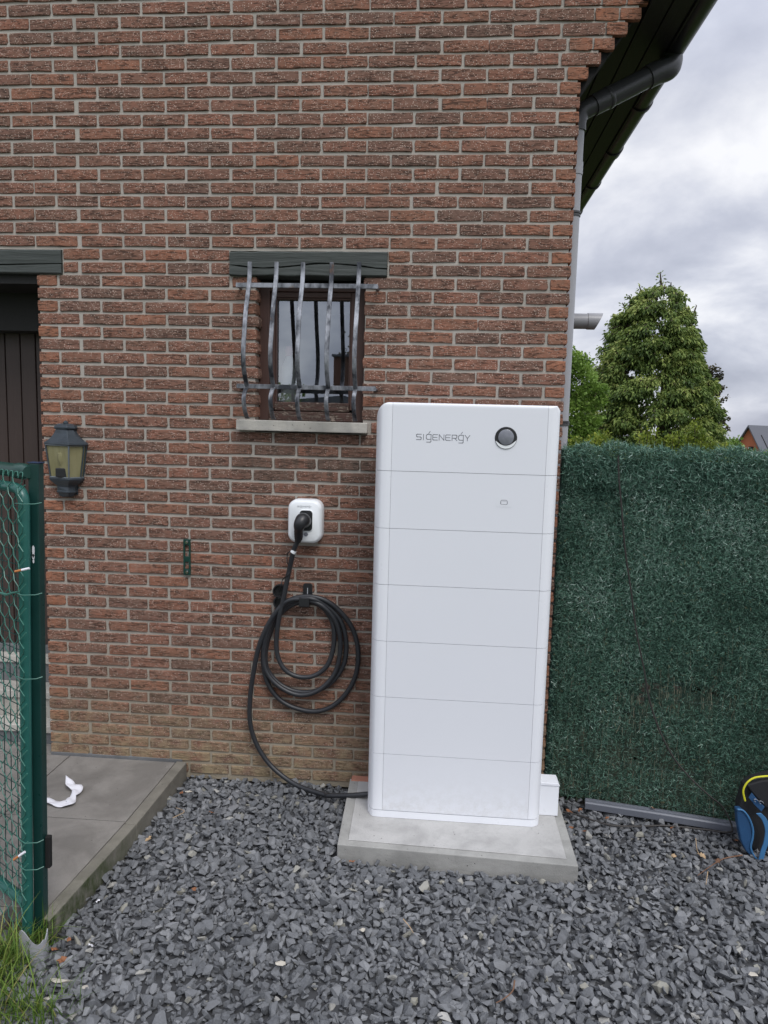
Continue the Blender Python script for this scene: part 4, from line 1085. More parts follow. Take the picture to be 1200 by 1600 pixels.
V2 = np.stack([np.stack([x - .0012, y, z0], 1), np.stack([x + .0012, y, z0], 1), np.stack([x + .0012 + dx, y - .004, z0 + L], 1), np.stack([x - .0012 + dx, y - .004, z0 + L], 1)], 1).reshape(-1, 3)
F = np.concatenate([F, np.array([[0, 1, 2, 3]]) + (np.arange(n2) * 4)[:, None] + len(V)]); V = np.concatenate([V, V2]); n = n + n2
fast_mesh('bare_strands', V, F, np.repeat(nr.random(n), 4), M_DRY, parent=fe)
# dark woven backing cloth with torn holes
bk = MB(); st = .01; nxb = int((X1 - X0) / st); nzb = int(1.74 / st)
holes_b = [(2.985, .64, .020, .035), (2.965, .58, .018, .03), (3.03, .655, .012, .02), (3.12, .665, .015, .012), (3.21, .66, .022, .016), (3.30, .655, .02, .018), (2.90, .50, .012, .02), (2.95, .27, .012, .012)]
vs = [(X0 + i * st, fence_y(X0 + i * st) + .034 + .004 * noise.noise(Vector((i * .15, k * .15, 0))), .02 + k * st) for i in range(nxb + 1) for k in range(nzb + 1)]
fs = []
for i in range(nxb):
    for k in range(nzb):
        xx, zz = X0 + (i + .5) * st, .02 + (k + .5) * st
        if any(((xx - a) / c) ** 2 + ((zz - b) / d) ** 2 < 1 for a, b, c, d in holes_b): continue
        fs.append((i * (nzb + 1) + k, (i + 1) * (nzb + 1) + k, (i + 1) * (nzb + 1) + k + 1, i * (nzb + 1) + k + 1))
def cloth_mat():
    g = G('woven_backing'); v = g.pos()
    c = g.mix(g.noise(g.mapv(v, (60, 10, 6)), 3, 4, .7), (0.014, 0.032, 0.022), (0.035, 0.075, 0.052))
    sz = g.n('ShaderNodeSeparateXYZ'); g.l(v, sz.inputs[0])
    f = g.ma('MULTIPLY', g.ma('SUBTRACT', .75, sz.outputs[2]), 1.0, clamp=True)
    c = g.mix(g.ma('MULTIPLY', f, g.ramp(g.noise(v, 9, 4, .7), [(.4, 0), (.65, 1)])), c, (0.09, 0.075, 0.05)); g.set(c, .9); return g.m
bk.add(vs, fs); bk.build('backing_cloth', cloth_mat(), fe)
# litter bank behind
bnk = MB().prism([(2.56, 0), (4.7, 0), (4.7, .5), (3.3, .62), (2.9, .45), (2.56, .35)], .12, .9, 'xz').build('soil_bank', plain('leaf_litter', (.055, .04, .026), .95, var=.7, scale=30, bump=.02, bs=25), kind='structure')
fc = thing('garden_cable', 'thin dark cable hanging crookedly down the green hedge screen and trailing along its foot', 'cable', (3.0, -.1, 0))
def fy2(x): return fence_y(x) - .052
pth = []
for (u, v_) in ((966, 712), (967, 745), (971, 790), (977, 860), (987, 930), (994, 985), (1006, 1045), (1014, 1090), (1028, 1135), (1050, 1180), (1078, 1215), (1108, 1243), (1130, 1262)):
    p = at(u, v_, -.1); p = at(u, v_, fy2(p.x)); pth.append(p)
pth += [Vector((3.36, -.26, .06)), Vector((3.33, -.275, .045))]
for (u, v_) in ((1100, 1296), (1040, 1290), (1000, 1291), (960, 1290), (930, 1283), (905, 1274), (880, 1268)): pth.append(atz(u, v_, .034))
MB().tube(catmull(pth, 6), .0042, 6).build('cable', plain('old_cable', (.03, .026, .024), .6, var=.3), fc)
ra = thing('plastic_rail', 'long dark grey plastic channel lying at the foot of the hedge screen', 'plastic rail', (3.1, -.15, 0))
a, b = Vector((2.715, -.088, .028)), Vector((3.62, -.262, .022)); d = (b - a).normalized(); s_ = Vector((d.y, -d.x, 0)); upz = Vector((0, 0, 1))
sec = [(-.026, 0), (.026, 0), (.026, .030), (.020, .036), (.003, .036), (.001, .030), (-.001, .030), (-.003, .036), (-.020, .036), (-.026, .030)]
MB().loft([[p + s_ * u + upz * v_ for u, v_ in sec] for p in (a, a.lerp(b, .4) + Vector((0, 0, .003)), b)], smooth=False).build('channel', M_RAIL, ra, .002)

# ------------------------------------------------------------------ tool bag
bag = thing('tool_bag', 'blue and black canvas tool bag with yellow piping at the right edge by the fence', 'tool bag', (3.42, -.44, 0))
by = -.40
def bagpt(u, v_, y=by): p = at(u, v_, y); return (p.x, p.z)
side = [bagpt(*p) for p in ((1151, 1285), (1149, 1262), (1157, 1262), (1168, 1272), (1173, 1290), (1174, 1305), (1171, 1322), (1176, 1334), (1184, 1341), (1176, 1340), (1164, 1328), (1156, 1312))]
MB().prism([bagpt(*p) for p in ((1159, 1285), (1158, 1264), (1164, 1246), (1168, 1232), (1182, 1222), (1215, 1214), (1240, 1225), (1245, 1300), (1240, 1352), (1200, 1354), (1184, 1338), (1168, 1318))], by + .02, by + .08, 'xz').build('bag_body', M_BAGB, bag, .012, 3)
MB().prism(side, by - .012, by + .02, 'xz').build('side_pocket', M_BLUE, bag, .006, 3)
MB().tube(catmull([Vector((bagpt(*p)[0], by - .014, bagpt(*p)[1])) for p in ((1150, 1262), (1159, 1264), (1168, 1275), (1174, 1292), (1174, 1306), (1171, 1321), (1176, 1334), (1184, 1342))], 5), .0045, 6).build('pocket_binding', M_BLUEL, bag)
q = MB(); s1 = [Vector((bagpt(*p)[0], by - .030, bagpt(*p)[1])) for p in ((1181, 1266), (1190, 1276), (1195, 1292), (1193, 1310), (1188, 1325), (1185, 1338))]
cc = catmull(s1, 5); q.loft([[p + Vector((-.011, 0, 0)), p + Vector((.011, 0, .003)), p + Vector((.011, .006, .003)), p + Vector((-.011, .006, 0))] for p in cc], smooth=False); q.build('strap', M_BLUEL, bag, .002)
q = MB(); s1 = [Vector((bagpt(*p)[0], by - .016, bagpt(*p)[1])) for p in ((1170, 1240), (1180, 1252), (1190, 1262))]
q.loft([[p + Vector((-.006, 0, -.012)), p + Vector((.006, 0, .012)), p + Vector((.006, .006, .012)), p + Vector((-.006, .006, -.012))] for p in s1], smooth=False); q.build('buckle_strap', M_BLUE, bag, .002)
for (u, v_) in ((1178, 1247), (1186, 1250)):
    X, Z = bagpt(u, v_); c_ = [Vector((X + .010 * math.cos(t), by - .024, Z + .007 * math.sin(t) - .004 * math.cos(t))) for t in [i * 2 * PI / 14 for i in range(11)]]
    MB().tube(c_, .0016, 6).build('buckle_ring', M_CHROME, bag)
MB().tube(catmull([Vector((bagpt(*p)[0], by - .002, bagpt(*p)[1])) for p in ((1164, 1251), (1161, 1236), (1166, 1224), (1176, 1216), (1190, 1213), (1215, 1213), (1238, 1224))], 6), .0042, 8).build('piping', M_YELLOW, bag)
MB().prism([bagpt(*p) for p in ((1166, 1226), (1190, 1219), (1225, 1216), (1240, 1230), (1215, 1262), (1196, 1262), (1176, 1240))], by - .004, by + .02, 'xz').build('top_flap', M_BAGB, bag, .006)

# ------------------------------------------------------------------ green gate / fence end on the left
ga = thing('chain_link_gate', 'green tubular gate covered with chain link mesh at the left edge', 'gate', (.5, -1.28, 0))
P0 = Vector((.531, -1.285, 0)); gd = Vector((-.86, .51, 0)).normalized()
zb, zt_ = .165, 1.650; rc = .055
pt = lambda s_, z: P0 + gd * s_ + Vector((0, 0, z))
frame = [pt(1.05, zt_), pt(rc, zt_), pt(rc * .3, zt_ - rc * .3), pt(0, zt_ - rc), pt(0, zt_ - .4), pt(0, zt_ - .8), pt(0, .6), pt(0, zb), pt(0, .06)]
fr2 = [pt(1.05, zt_), pt(rc * 1.6, zt_)] + catmull([pt(rc, zt_), pt(rc * .45, zt_ - rc * .12), pt(rc * .1, zt_ - rc * .5), pt(0, zt_ - rc)], 4) + [pt(0, 1.2), pt(0, .6), pt(0, .05)]
MB().tube(fr2, .0185, 16).build('frame_tube', M_TEAL, ga)
MB().tube([pt(0.01, zb), pt(.5, zb), pt(1.05, zb)], .0185, 16).build('bottom_rail', M_TEAL, ga)
# chain link woven wire
cl = MB(); DW, DH = .062, .083; yo = Vector((gd.y, -gd.x, 0)); yo = yo if yo.y < 0 else -yo
nw = 18
for i in range(nw):
    pts_ = []; z = zt_ + .045; k = 0; x0 = -.030 + i * DW / 2
    while z > zb - .12:
        s_ = x0 + (DW / 2 if (k + i) % 2 else 0)
        pts_.append(pt(s_, z) + yo * .021)
        dr = 1 if (k + i) % 2 else -1          # one diagonal passes in front, the other behind
        pts_.append(pt(x0 + DW / 4, z - DH / 4) + yo * (.021 + .006 * dr)); z -= DH / 2; k += 1
    cl.tube(pts_, .0018, 5, M_WIRE)
    # knuckle at the top
    h = [pt(x0, zt_ + .045) + yo * .021, pt(x0 + .004, zt_ + .058) + yo * .018, pt(x0 + .016, zt_ + .056) + yo * .022, pt(x0 + .02, zt_ + .04) + yo * .025]
    cl.tube(catmull(h, 3), .0016, 5, M_WIRE)
for i in range(20):     # free ends wrapped round the post side
    z = zt_ - .0 - i * DH
    cl.tube([pt(.0, z - .03) + yo * .024, pt(-.018, z - .006) + yo * .026, pt(-.036, z + .018) + yo * .016], .0021, 5, M_WIRE)
cl.build('chain_link_mesh', M_WIRE, ga)
wm = MB()
for i in range(8): x = .035 + i * .045; wm.tube([pt(x, zb) - yo * .012, pt(x, zt_) - yo * .012], .0018, 5)
for i in range(31): z = zb + .05 * i + .02; wm.tube([pt(.0, z) - yo * .008, pt(.6, z + .0) - yo * .008], .0016, 5)
wm.build('welded_wire', M_DWIRE, ga)
for z in (zt_ - .045, 1.30, 1.01, .42, .32):
    c_ = [pt(.02 * math.cos(t) - .022, z) + yo * (.026 * math.sin(t)) + Vector((.026 * (1 - math.cos(t)), 0, .004 * math.sin(t))) for t in [i * PI / 8 for i in range(-1, 10)]]
    MB().tube([pt(.02, z - .004) + yo * .02, pt(-.006, z) + yo * .027, pt(-.035, z) + yo * .026, pt(-.066, z + .002) + yo * .0, pt(-.072, z + .006) - yo * .02], .0017, 5).build('tie_wire', M_WIRE, ga)
MB().tube([pt(.0, 1.305) + yo * .026, pt(.03, 1.296) + yo * .03, pt(.06, 1.285) + yo * .028, pt(.12, 1.283) + yo * .03], lambda t: .0028 + .0016 * math.sin(t * 40), 7).build('twisted_wire', M_WIRE, ga)
gp = thing('gate_post', 'dark green square steel gate post with bluish flat top beside the paving', 'post', (.56, -1.22, 0))
MB().box(.556, .592, -1.262, -1.226, -.02, 1.735).build('post_tube', M_POST, gp, .003)
MB().box(.554, .594, -1.264, -1.224, 1.7355, 1.7385).build('post_cap', M_NAVY, gp, .001)
MB().tube([pt(0.0, 1.705) - yo * .03, pt(.5, 1.705) - yo * .03, pt(1.05, 1.705) - yo * .03], .024, 16).build('top_rail', M_GREEN, gp)
q = MB(); a_ = pt(0.0, 1.705) - yo * .03; q.tube([a_ + gd * .045, a_ - gd * .004, a_ - gd * .018], lambda t: .0275 if t < .6 else .020, 16); q.build('rail_clamp', M_GREEN, gp)
MB().box(.593, .612, -1.25, -1.23, .28, .40).build('hinge', M_BLACK, gp, .004)
pm = MB()
for (zz, ww, hh) in ((1.435, .005, .022), (1.418, .004, .010), (1.402, .003, .007)):
    pm.prism([(.572 + ww * math.cos(t) * (.7 + .5 * rnd.random()), zz + hh * math.sin(t)) for t in [i * PI / 4 for i in range(8)]], -1.2632, -1.2622, 'xz')
pm.build('paint_chip', M_PAPER, gp)
def butt(u, v_, ddx, ddz, lab):
    p = at(u, v_, -1.335); t_ = thing('cigarette_butt', lab, 'cigarette butt', p, 'cigarette butts in the gate mesh')
    d = Vector((-1, -.15, ddz)).normalized()
    MB().tube([p, p + d * .026], .0042, 10).build('paper', M_PAPER, t_)
    MB().tube([p + d * .0262, p + d * .048], .0041, 10).build('filter', M_ORANGE, t_)
ga.rotation_euler = (0, .0244, 0); ga.location.x -= .012
gp.rotation_euler = (0, .0195, 0); gp.location.x -= .028
butt(46, 888, 0, -.25, 'cigarette butt tucked in the chain link mesh, the upper one')
butt(39, 1331, 0, -.75, 'cigarette butt tucked in the chain link mesh, the lower one near the gate bottom')

# grey plastic pipe offcut round the post foot
po = MB(); c0 = Vector((.570, -1.330, 0)); rg = []
for k in range(15):
    a = R(-150 + 165 * k / 14); tp = .115 + .035 * math.sin(k * .5) - (.02 if k > 11 else 0)
    rg.append([c0 + Vector((math.cos(a) * r_, math.sin(a) * r_, z)) for r_, z in ((.047, -.02), (.047, tp * .85), (.0435, tp * .85), (.0435, -.02))])
po.loft(rg); tag(po.build('pipe_offcut', M_PVCG), 'cut piece of grey plastic pipe standing round the foot of the green post', 'pipe')

# tissue on the terrace
ti = MB()
cen = [atz(104, 1213, .13), atz(110, 1226, .11), atz(121, 1233, .10), atz(114, 1245, .095), atz(107, 1255, .094), atz(90, 1256, .093), atz(66, 1249, .098)]
wd_ = [.004, .022, .026, .014, .030, .024, .012]; cc = catmull(cen, 6); rg = []
for i, p in enumerate(cc):
    k = i / (len(cc) - 1) * (len(wd_) - 1); a = int(min(k, len(wd_) - 2)); w_ = wd_[a] + (wd_[a + 1] - wd_[a]) * (k - a)
    t_ = (cc[min(i + 1, len(cc) - 1)] - cc[max(i - 1, 0)]); t_.z = 0; t_.normalize(); s_ = Vector((t_.y, -t_.x, 0))
    rg.append([p + s_ * w_ * f + Vector((0, 0, max(0, .005 * math.sin(i * .9 + f * 2) + .003))) for f in (-1, -.5, 0, .5, 1)])
ti.loft(rg, cap=False, closed=False); tio = ti.build('paper_tissue', M_PAPER); so_ = tio.modifiers.new('solid', 'SOLIDIFY'); so_.thickness = .0008
tag(tio, 'crumpled white paper tissue lying on the grey paving slab', 'tissue')

# ------------------------------------------------------------------ small litter on the gravel
def leaf_obj(u, v_, size, mat, label, seed, name='dead_leaf', cat='leaf', z=.030):
    rr = random.Random(seed); p = atz(u, v_, z); n_ = 11; mb = MB(); ring = []
    for k in range(n_):
        a = 2 * PI * k / n_; r_ = size * (.55 + .45 * rr.random()) * (1.0 if k % 2 else .62)
        ring.append(Vector((math.cos(a) * r_ * 1.25, math.sin(a) * r_, rr.uniform(-.3, .5) * size * .6)))
    rt = Matrix.Rotation(rr.uniform(0, 6.28), 3, 'Z') @ Matrix.Rotation(rr.uniform(-.5, .5), 3, 'X')
    top_ = [p + rt @ v for v in ring]; cen_ = p + Vector((0, 0, size * .12))
    mb.add([cen_] + top_, [(0, i + 1, (i + 1) % n_ + 1) for i in range(n_)])
    o = mb.build(name, mat); s_ = o.modifiers.new('solid', 'SOLIDIFY'); s_.thickness = .0007
    return tag(o, label, cat, 'dead leaves scattered on the gravel')
LF = [(550, 1346, .020, 0, 'rust brown dead leaf on the gravel against the left front of the concrete pad'),
      (304, 1389, .012, 0, 'tiny orange leaf alone on the gravel right of the kerb'),
      (232, 1310, .019, 1, 'round tan dried leaf on the gravel beside the kerb'),
      (284, 1239, .016, 0, 'brown curled leaf on the gravel near the wall end of the kerb'),
      (330, 1269, .014, 0, 'small rust leaf on the gravel below the charging cable loop left'),
      (358, 1249, .010, 1, 'pale brown leaf flake near the wall foot'),
      (96, 1500, .018, 0, 'orange brown leaf clump beside the pipe offcut'),
      (84, 1483, .016, 0, 'orange leaf leaning by the foot of the pipe offcut'),
      (107, 1467, .012, 0, 'small rust leaf by the mossy kerb end'),
      (142, 1477, .015, 2, 'white dried leaf on the gravel right of the kerb end'),
      (153, 1408, .012, 2, 'pale bleached leaf on the gravel close to the mossy kerb'),
      (1097, 1336, .022, 1, 'large tan dried leaf on the gravel left of the tool bag'),
      (1052, 1337, .014, 1, 'small beige leaf on the gravel right of the concrete pad'),
      (890, 1268, .024, 0, 'brown leaf pile piece beside the white duct at the fence foot'),
      (905, 1266, .022, 0, 'orange brown leaf next to the left end of the grey rail'),
      (912, 1299, .015, 0, 'orange leaf on the gravel below the grey rail end'),
      (948, 1278, .014, 0, 'rust leaf touching the front of the grey rail'),
      (893, 1293, .014, 0, 'brown leaf at the right edge of the concrete pad'),
      (1050, 1293, .011, 0, 'reddish leaf in front of the middle of the grey rail'),
      (1122, 1345, .016, 3, 'dark brown leaf between the tan leaf and the tool bag'),
      (1150, 1313, .012, 0, 'rust leaf close to the blue side of the tool bag'),
      (1020, 1262, .014, 0, 'brown leaf resting on the grey rail'), ]
for i, (u, v_, s_, k, lab) in enumerate(LF):
    leaf_obj(u, v_, s_, (M_LEAF, M_LEAFP, M_PAPER, M_TWIG)[k], lab, 40 + i, z=.030 if i != 21 else .075)
def twig(pp, r_, lab, mat=M_TWIG, z=.036):
    o = MB().tube(catmull([atz(u, v_, z + dz) for u, v_, dz in pp], 6), lambda t: r_ * (1 - .5 * t), 6).build('twig', mat); tag(o, lab, 'twig', 'twigs and straws on the gravel')
twig([(804, 1532, .01), (801, 1548, .0), (788, 1560, .004), (775, 1567, 0)], .003, 'short reddish curved twig on the gravel near the bottom of the picture')
twig([(1160, 1336, 0), (1130, 1342, .008), (1108, 1355, .004), (1090, 1368, 0)], .003, 'brown forked twig on the gravel left of the tool bag')
twig([(1087, 1310, .006), (1090, 1330, .01), (1102, 1342, 0)], .002, 'thin pale twig above the large tan leaf', M_LEAFP)
twig([(1106, 1362, .008), (1103, 1382, .0)], .002, 'short straw standing in the gravel below the forked twig', M_LEAFP)
twig([(630, 1436, .012), (640, 1448, .006), (646, 1458, 0)], .002, 'tiny pale straw on the gravel in front of the pad', M_LEAFP)
twig([(270, 1278, .012), (288, 1268, .006), (275, 1262, 0)], .002, 'pale dry straw on the gravel right of the kerb top', M_LEAFP)
def stone(u, v_, s_, lab, seed, mat=M_PALE, el=(1.2, .8, .5)):
    hv, hf = hulls[seed % len(hulls)]; p = atz(u, v_, .03)
    mb = MB(); mb.add([(p.x + v[0] * s_ * el[0], p.y + v[1] * s_ * el[1], p.z + v[2] * s_ * el[2]) for v in hv], hf.tolist())
    tag(mb.build('pale_stone', mat, bevel=.001), lab, 'stone', 'pale stones among the dark gravel')
stone(1176, 1522, .019, 'cream coloured stone alone in the dark gravel at lower right', 3)
stone(97, 1532, .026, 'long white brick chip on the gravel at lower left', 7, el=(1.6, .8, .4))
stone(136, 1542, .016, 'pale grey flat chip right of the long white chip', 9)
stone(75, 1560, .016, 'narrow white chip among the grass at lower left', 12)
stone(565, 1452, .016, 'light beige round stone on the gravel in front of the pad', 15)
stone(438, 1505, .016, 'cream stone in the gravel left of the picture middle', 18)
stone(295, 1237, .020, 'pale mortar lump where the kerb meets the wall', 2)

# grass tufts, lower left
n = 900; seg = 5; V = []; F = []; Rr = []; o = 0
for i in range(n):
    k = rnd.random()
    if k < .55: bx, byy = rnd.gauss(.50, .05), rnd.gauss(-1.43, .06)
    elif k < .85: bx, byy = rnd.gauss(.66, .09), rnd.gauss(-1.60, .05)
    else: bx, byy = rnd.gauss(.55, .03), rnd.gauss(-1.30, .03)
    a = rnd.uniform(0, 2 * PI); L = rnd.uniform(.04, .17) if rnd.random() < .93 else rnd.uniform(.2, .34); ln = rnd.uniform(.2, 1.0); w_ = rnd.uniform(.0012, .0028)
    sdx, sdy = -math.sin(a), math.cos(a); rv = rnd.random()
    for j in range(seg + 1):
        t_ = j / seg; hx = L * ln * t_ * t_; hz = L * math.sqrt(max(.05, 1 - ln * ln * .6)) * (t_ - .35 * ln * t_ * t_)
        ww = w_ * (1 - t_ ** 2 * .95)
        V += [(bx + math.cos(a) * hx - sdx * ww, byy + math.sin(a) * hx - sdy * ww, hz + .005), (bx + math.cos(a) * hx + sdx * ww, byy + math.sin(a) * hx + sdy * ww, hz + .005)]; Rr += [rv, rv]
        if j < seg: F.append((o + 2 * j, o + 2 * j + 1, o + 2 * j + 3, o + 2 * j + 2))
    o += 2 * (seg + 1)
fast_mesh('grass', V, F, Rr, M_GRASS)
V, F, Rr, o = [], [], [], 0

# ------------------------------------------------------------------ vegetation beyond the fence
def spray_cloud(pts_, dirs, size, rv, wf=.34, droop=.35):
    n = len(pts_); d = dirs + nr.normal(size=(n, 3)) * .55; d[:, 2] -= droop; d /= np.linalg.norm(d, axis=1)[:, None]
    s_ = np.cross(d, nr.normal(size=(n, 3))); s_ /= np.linalg.norm(s_, axis=1)[:, None]; L = size * nr.uniform(.6, 1.4, n)
    nn = np.cross(d, s_); a = pts_; w_ = (L * wf)[:, None]; L = L[:, None]
    V = np.stack([a, a + d * L * .45 + s_ * w_ + nn * L * .06, a + d * L * .5 - nn * L * .05, a + d * L * .45 - s_ * w_ + nn * L * .06, a + d * L - np.array([0, 0, 1]) * L * .15], 1).reshape(-1, 3)
    o_ = (np.arange(n) * 5)[:, None]
    F = np.concatenate([np.array([q_]) + o_ for q_ in ((0, 1, 2), (0, 2, 3), (1, 4, 2), (2, 4, 3))])
    return V, F, np.repeat(np.clip(rv, 0, 1), 5)
def _unused(): pass
def tree(name, label, cat, base, limbs, size, per, mat, trunk_r, seed, spread=.35, droop=.35, wf=.34, trunk_h=None, group=None):
    """limbs: list of (start, end, radius_of_tuft) - foliage is clumped round every limb's outer part"""
    t_ = thing(name, label, cat, base, group)
    br_kind = 'stuff'
    ztop = max(e_[2] for s0, e_, r_ in limbs)
    MB().tube([base, base.lerp(Vector((base.x, base.y, ztop)), .5), Vector((base.x, base.y, (trunk_h or ztop * .9)))], lambda q_: trunk_r * (1 - .85 * q_), 8).build('trunk', M_BARK, t_)
    br = MB(); VV = []
    for (s0, e0_, rad) in limbs:
        s0, e0_ = Vector(s0), Vector(e0_); br.tube([s0, s0.lerp(e0_, .5) + Vector((0, 0, rad * .15)), e0_], lambda q_: trunk_r * .16 * (1 - .8 * q_) + .004, 4)
        m_ = int(per * rad * rad); tt = nr.beta(2.2, 1.3, m_); ax_ = np.array(e0_ - s0); L = np.linalg.norm(ax_) + 1e-6
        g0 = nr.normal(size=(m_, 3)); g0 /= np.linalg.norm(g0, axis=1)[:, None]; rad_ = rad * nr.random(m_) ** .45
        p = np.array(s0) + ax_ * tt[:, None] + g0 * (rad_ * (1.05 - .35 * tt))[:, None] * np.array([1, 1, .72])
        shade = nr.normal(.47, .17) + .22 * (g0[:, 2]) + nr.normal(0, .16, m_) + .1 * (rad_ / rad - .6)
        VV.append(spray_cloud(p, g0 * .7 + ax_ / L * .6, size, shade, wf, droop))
    br.build('branches', M_BARK, t_, kind='stuff'); fast_mesh('foliage', *merge(*VV), mat, parent=t_, kind='stuff')
    return t_
rt = random.Random(77)
TY = 14.0
def tp(u, v_, y=TY): return at(u, v_, y)
# big conifer: outline taken level by level (left, right) in the picture, set at its real distance
lev = [(436, 1028, 1040), (455, 1008, 1062), (470, 985, 1070), (490, 962, 1078), (510, 954, 1084), (535, 950, 1085), (560, 934, 1086), (585, 926, 1092), (610, 910, 1104), (640, 904, 1112), (670, 902, 1118), (700, 902, 1122)]
limbs = []; cb_ = tp(1030, 760); cb_.z = 0; cxw = cb_.x
VL = [a for a, b, c in lev]
for i in range(430):
    v_ = 446 + (706 - 446) * rt.random() ** .72
    l_, r_ = np.interp(v_, VL, [b for a, b, c in lev]), np.interp(v_, VL, [c for a, b, c in lev])
    f = rt.uniform(-1, 1); f = math.copysign(abs(f) ** .8, f); half = (r_ - l_) / 2 - 3
    dy = rt.choice((-1, -1, -1, 1)) * math.sqrt(max(0, 1 - f * f)) * half * .0155 * rt.uniform(.6, 1) + rt.uniform(-.1, .1)
    p = tp((l_ + r_) / 2 + f * half * rt.uniform(.98, 1.10), v_); e_ = Vector((p.x, TY + dy, p.z))
    s0 = Vector((cxw + (p.x - cxw) * .2, TY + dy * .2, p.z + .18))
    limbs.append((s0.lerp(e_, .6), e_, rt.uniform(.16, .30) * (.6 if v_ < 485 else .8 if v_ < 520 else 1)))
for (u, v_, r_) in ((1031, 432, .13), (1048, 448, .13), (1066, 462, .14), (1071, 478, .12), (998, 452, .13), (982, 468, .14), (972, 480, .14), (1086, 498, .13), (1088, 484, .10), (1083, 520, .14), (960, 500, .16), (956, 515, .14), (1088, 555, .14), (1084, 540, .12), (938, 548, .15)):
    p = tp(u, v_); limbs.append((Vector((p.x + (cxw - p.x) * .25, TY, p.z - .42)), p + Vector((0, 0, .10)), r_ * .8))
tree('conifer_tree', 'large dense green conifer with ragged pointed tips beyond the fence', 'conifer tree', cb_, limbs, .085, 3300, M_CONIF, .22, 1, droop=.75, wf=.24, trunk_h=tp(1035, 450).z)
# brownish tree at its right
limbs = []
for (u, v_, r_) in ((1100, 575, .22), (1112, 590, .2), (1120, 575, .12), (1118, 610, .2), (1128, 585, .1), (1129, 605, .1), (1130, 640, .13), (1137, 620, .07), (1124, 660, .15), (1136, 655, .09), (1118, 690, .18), (1138, 668, .08), (1126, 700, .12), (1108, 700, .2), (1110, 650, .22)):
    p = tp(u, v_, 14.6); limbs.append((p + Vector((-.3, 0, -.25)), p, r_ * 1.15))
cb2 = tp(1110, 760, 14.6); cb2.z = 0
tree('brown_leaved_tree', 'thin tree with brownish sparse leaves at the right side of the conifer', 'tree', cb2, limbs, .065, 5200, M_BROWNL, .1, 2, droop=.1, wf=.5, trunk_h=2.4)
# light green bush beside the house corner
limbs = []
for v_ in (545, 560, 575, 600, 625, 650, 675, 700):
    for u in (875, 892, 908, 922, 936):
        if v_ < 560 and u > 915 or v_ < 590 and u > 930: continue
        for yy in (0, -.5):
            p = tp(u + rt.uniform(-6, 6) - (6 if v_ < 570 else 0), v_ + 5 + rt.uniform(-8, 8), 10.5 + yy); limbs.append((p + Vector((-.1, 0, -.15)), p, rt.uniform(.16, .25)))
cb3 = tp(895, 760, 10.5); cb3.z = 0
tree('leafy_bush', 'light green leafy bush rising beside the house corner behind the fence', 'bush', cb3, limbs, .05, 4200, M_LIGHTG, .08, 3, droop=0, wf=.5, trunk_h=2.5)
# yellow green shrubs in front of the conifer
def shrub(nm, lab, us, y, rr_, mat, size=.045, ztop=None):
    limbs = []
    for (u, v_) in us:
        p = tp(u, v_, y); limbs.append((p + Vector((0, 0, -.3)), p, rr_ * rt.uniform(.8, 1.2)))
        limbs.append((p + Vector((0, 0, -.6)), p + Vector((rt.uniform(-.1, .1), 0, -.3)), rr_ * 1.3))
    b_ = tp(us[len(us) // 2][0], 760, y); b_.z = 0
    tree(nm, lab, 'shrub', b_, limbs, size, 7500, mat, .03, 4, droop=-.2, wf=.3, trunk_h=1.2)
shrub('yellow_shrub', 'yellow green feathery shrub above the fence in front of the conifer', [(1000, 682), (1012, 672), (1025, 674), (1038, 682), (1052, 682), (1062, 674), (1075, 682), (1087, 658), (1090, 670), (1097, 684), (1110, 689), (1122, 694), (1133, 698)], 7.5, .12, M_YELG)
shrub('yellow_shrub', 'yellow green shrub tops above the left part of the fence by the light bush', [(915, 690), (930, 684), (945, 678), (958, 688), (900, 688), (885, 690)], 8.0, .14, M_YELG)
shrub('dark_shrub', 'small green shrub between the fence and the distant brick house', [(1142, 694), (1150, 685), (1148, 702), (1158, 700), (1165, 706)], 8.5, .11, M_LIGHTG, .06)
shrub('round_shrub', 'green shrub over the fence at the right picture edge before the distant house', [(1172, 710), (1182, 708), (1194, 712), (1205, 708), (1218, 705)], 6.5, .12, M_LIGHTG, .06)

# far brick house
fh = thing('distant_house', 'orange brick house with a steep grey roof far behind the fence at the right', 'house', (17, 30, 0))
fy = 60.0
apx = tp(1169, 664, fy)
dh = Vector((math.cos(R(38)), math.sin(R(38)), 0)); dw = Vector((math.sin(R(38)), -math.cos(R(38)), 0)); HW, HZ, LN = 2.7, apx.z, 9.0; DR = 4.6
def hp(a, b, z): return Vector((apx.x, apx.y, 0)) + dh * a + dw * b + Vector((0, 0, z))
mb = MB(); k_ = (HW - .35) / HW
vs = [hp(.3, -HW * k_, -1), hp(.3, HW * k_, -1), hp(.3, HW * k_, HZ - DR * k_), hp(.3, 0, HZ - .12), hp(.3, -HW * k_, HZ - DR * k_)]
mb.add(vs + [v + dh * (LN - .5) for v in vs], [(0, 1, 2, 3, 4), (9, 8, 7, 6, 5), (0, 5, 6, 1), (1, 6, 7, 2), (4, 9, 5, 0)]); mb.build('wall', M_HBRICK, fh)
for sg in (-1, 1):
    o_ = .001 * sg
    vs = [hp(0, o_, HZ), hp(LN, o_, HZ), hp(LN, sg * HW, HZ - DR), hp(0, sg * HW, HZ - DR)]; vs += [v - Vector((0, 0, .16)) for v in vs]
    MB().add(vs, [(0, 1, 2, 3), (7, 6, 5, 4), (0, 4, 5, 1), (1, 5, 6, 2), (2, 6, 7, 3), (3, 7, 4, 0)]).build('roof', M_HROOF, fh)
vs = [hp(.24, .05, HZ - 2.5), hp(.24, .45, HZ - 2.5), hp(.24, .45, HZ - 1.8), hp(.24, .05, HZ - 1.8)]
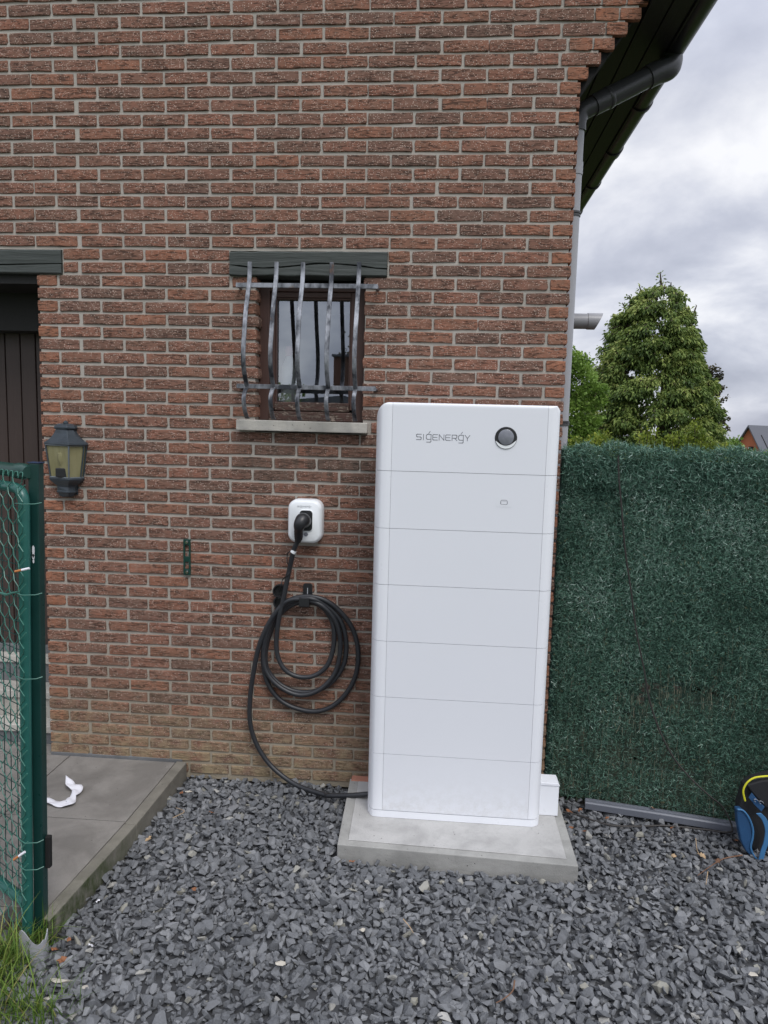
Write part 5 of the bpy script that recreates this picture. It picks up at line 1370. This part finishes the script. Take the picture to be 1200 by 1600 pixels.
MB().add(vs + [v + dh * .05 for v in vs], [(0, 1, 2, 3), (7, 6, 5, 4), (0, 4, 5, 1), (1, 5, 6, 2), (2, 6, 7, 3), (3, 7, 4, 0)]).build('window', M_BLACK, fh)
vs = [hp(1.2, .5, HZ - .85 + .05), hp(1.32, .5, HZ - .85 + .05), hp(1.32, 2.2, HZ - 3.75 + .05), hp(1.2, 2.2, HZ - 3.75 + .05)]
MB().add(vs + [v - Vector((0, 0, .04)) for v in vs], [(0, 1, 2, 3), (7, 6, 5, 4), (0, 4, 5, 1), (1, 5, 6, 2), (2, 6, 7, 3), (3, 7, 4, 0)]).build('roof_seam', M_BLACK, fh)

# ------------------------------------------------------------------ what stands behind the viewer and mirrors in the small window
nh = thing('neighbour_house', 'dark brick house with a chimney seen mirrored in the window pane', 'house', (-1.4, -20, 0))
MB().prism([(-6.4, 0), (-.2, 0), (-.2, 2.5), (-1.3, 2.9), (-6.4, 2.4)], -24, -20, 'xz').build('wall', M_HROOF, nh)
MB().box(-1.66, -1.12, -20.6, -20.0, 3.0, 4.15).build('chimney', plain('dark_red_brick', (.12, .06, .045), .9), nh)
MB().box(-1.72, -1.06, -20.66, -19.94, 4.15, 4.22).build('chimney_cap', M_HROOF, nh)
limbs = []
for i in range(26):
    limbs.append(((-2.5, -18.5, 2.0), (-2.7 + rt.uniform(-.9, .9), -18.5 + rt.uniform(-.5, .5), 2.3 + rt.uniform(-1, .9)), rt.uniform(.25, .45)))
tree('garden_tree', 'small dark tree seen mirrored in the window pane left of the chimney', 'tree', Vector((-2.5, -18.5, 0)), limbs, .12, 500, M_CONIF, .1, 8, droop=0, wf=.4, trunk_h=2.5)
limbs = []
for i in range(16):
    limbs.append(((-1.2, -24.5, 4.0), (-1.4 + rt.uniform(-.7, .7), -24.5, 5.2 + rt.uniform(-.8, .6)), rt.uniform(.3, .45)))
tree('tall_garden_tree', 'sparse tree top seen mirrored above the chimney in the window pane', 'tree', Vector((-1.3, -24.5, 0)), limbs, .12, 160, M_BROWNL, .1, 9, droop=0, wf=.4, trunk_h=5.0)
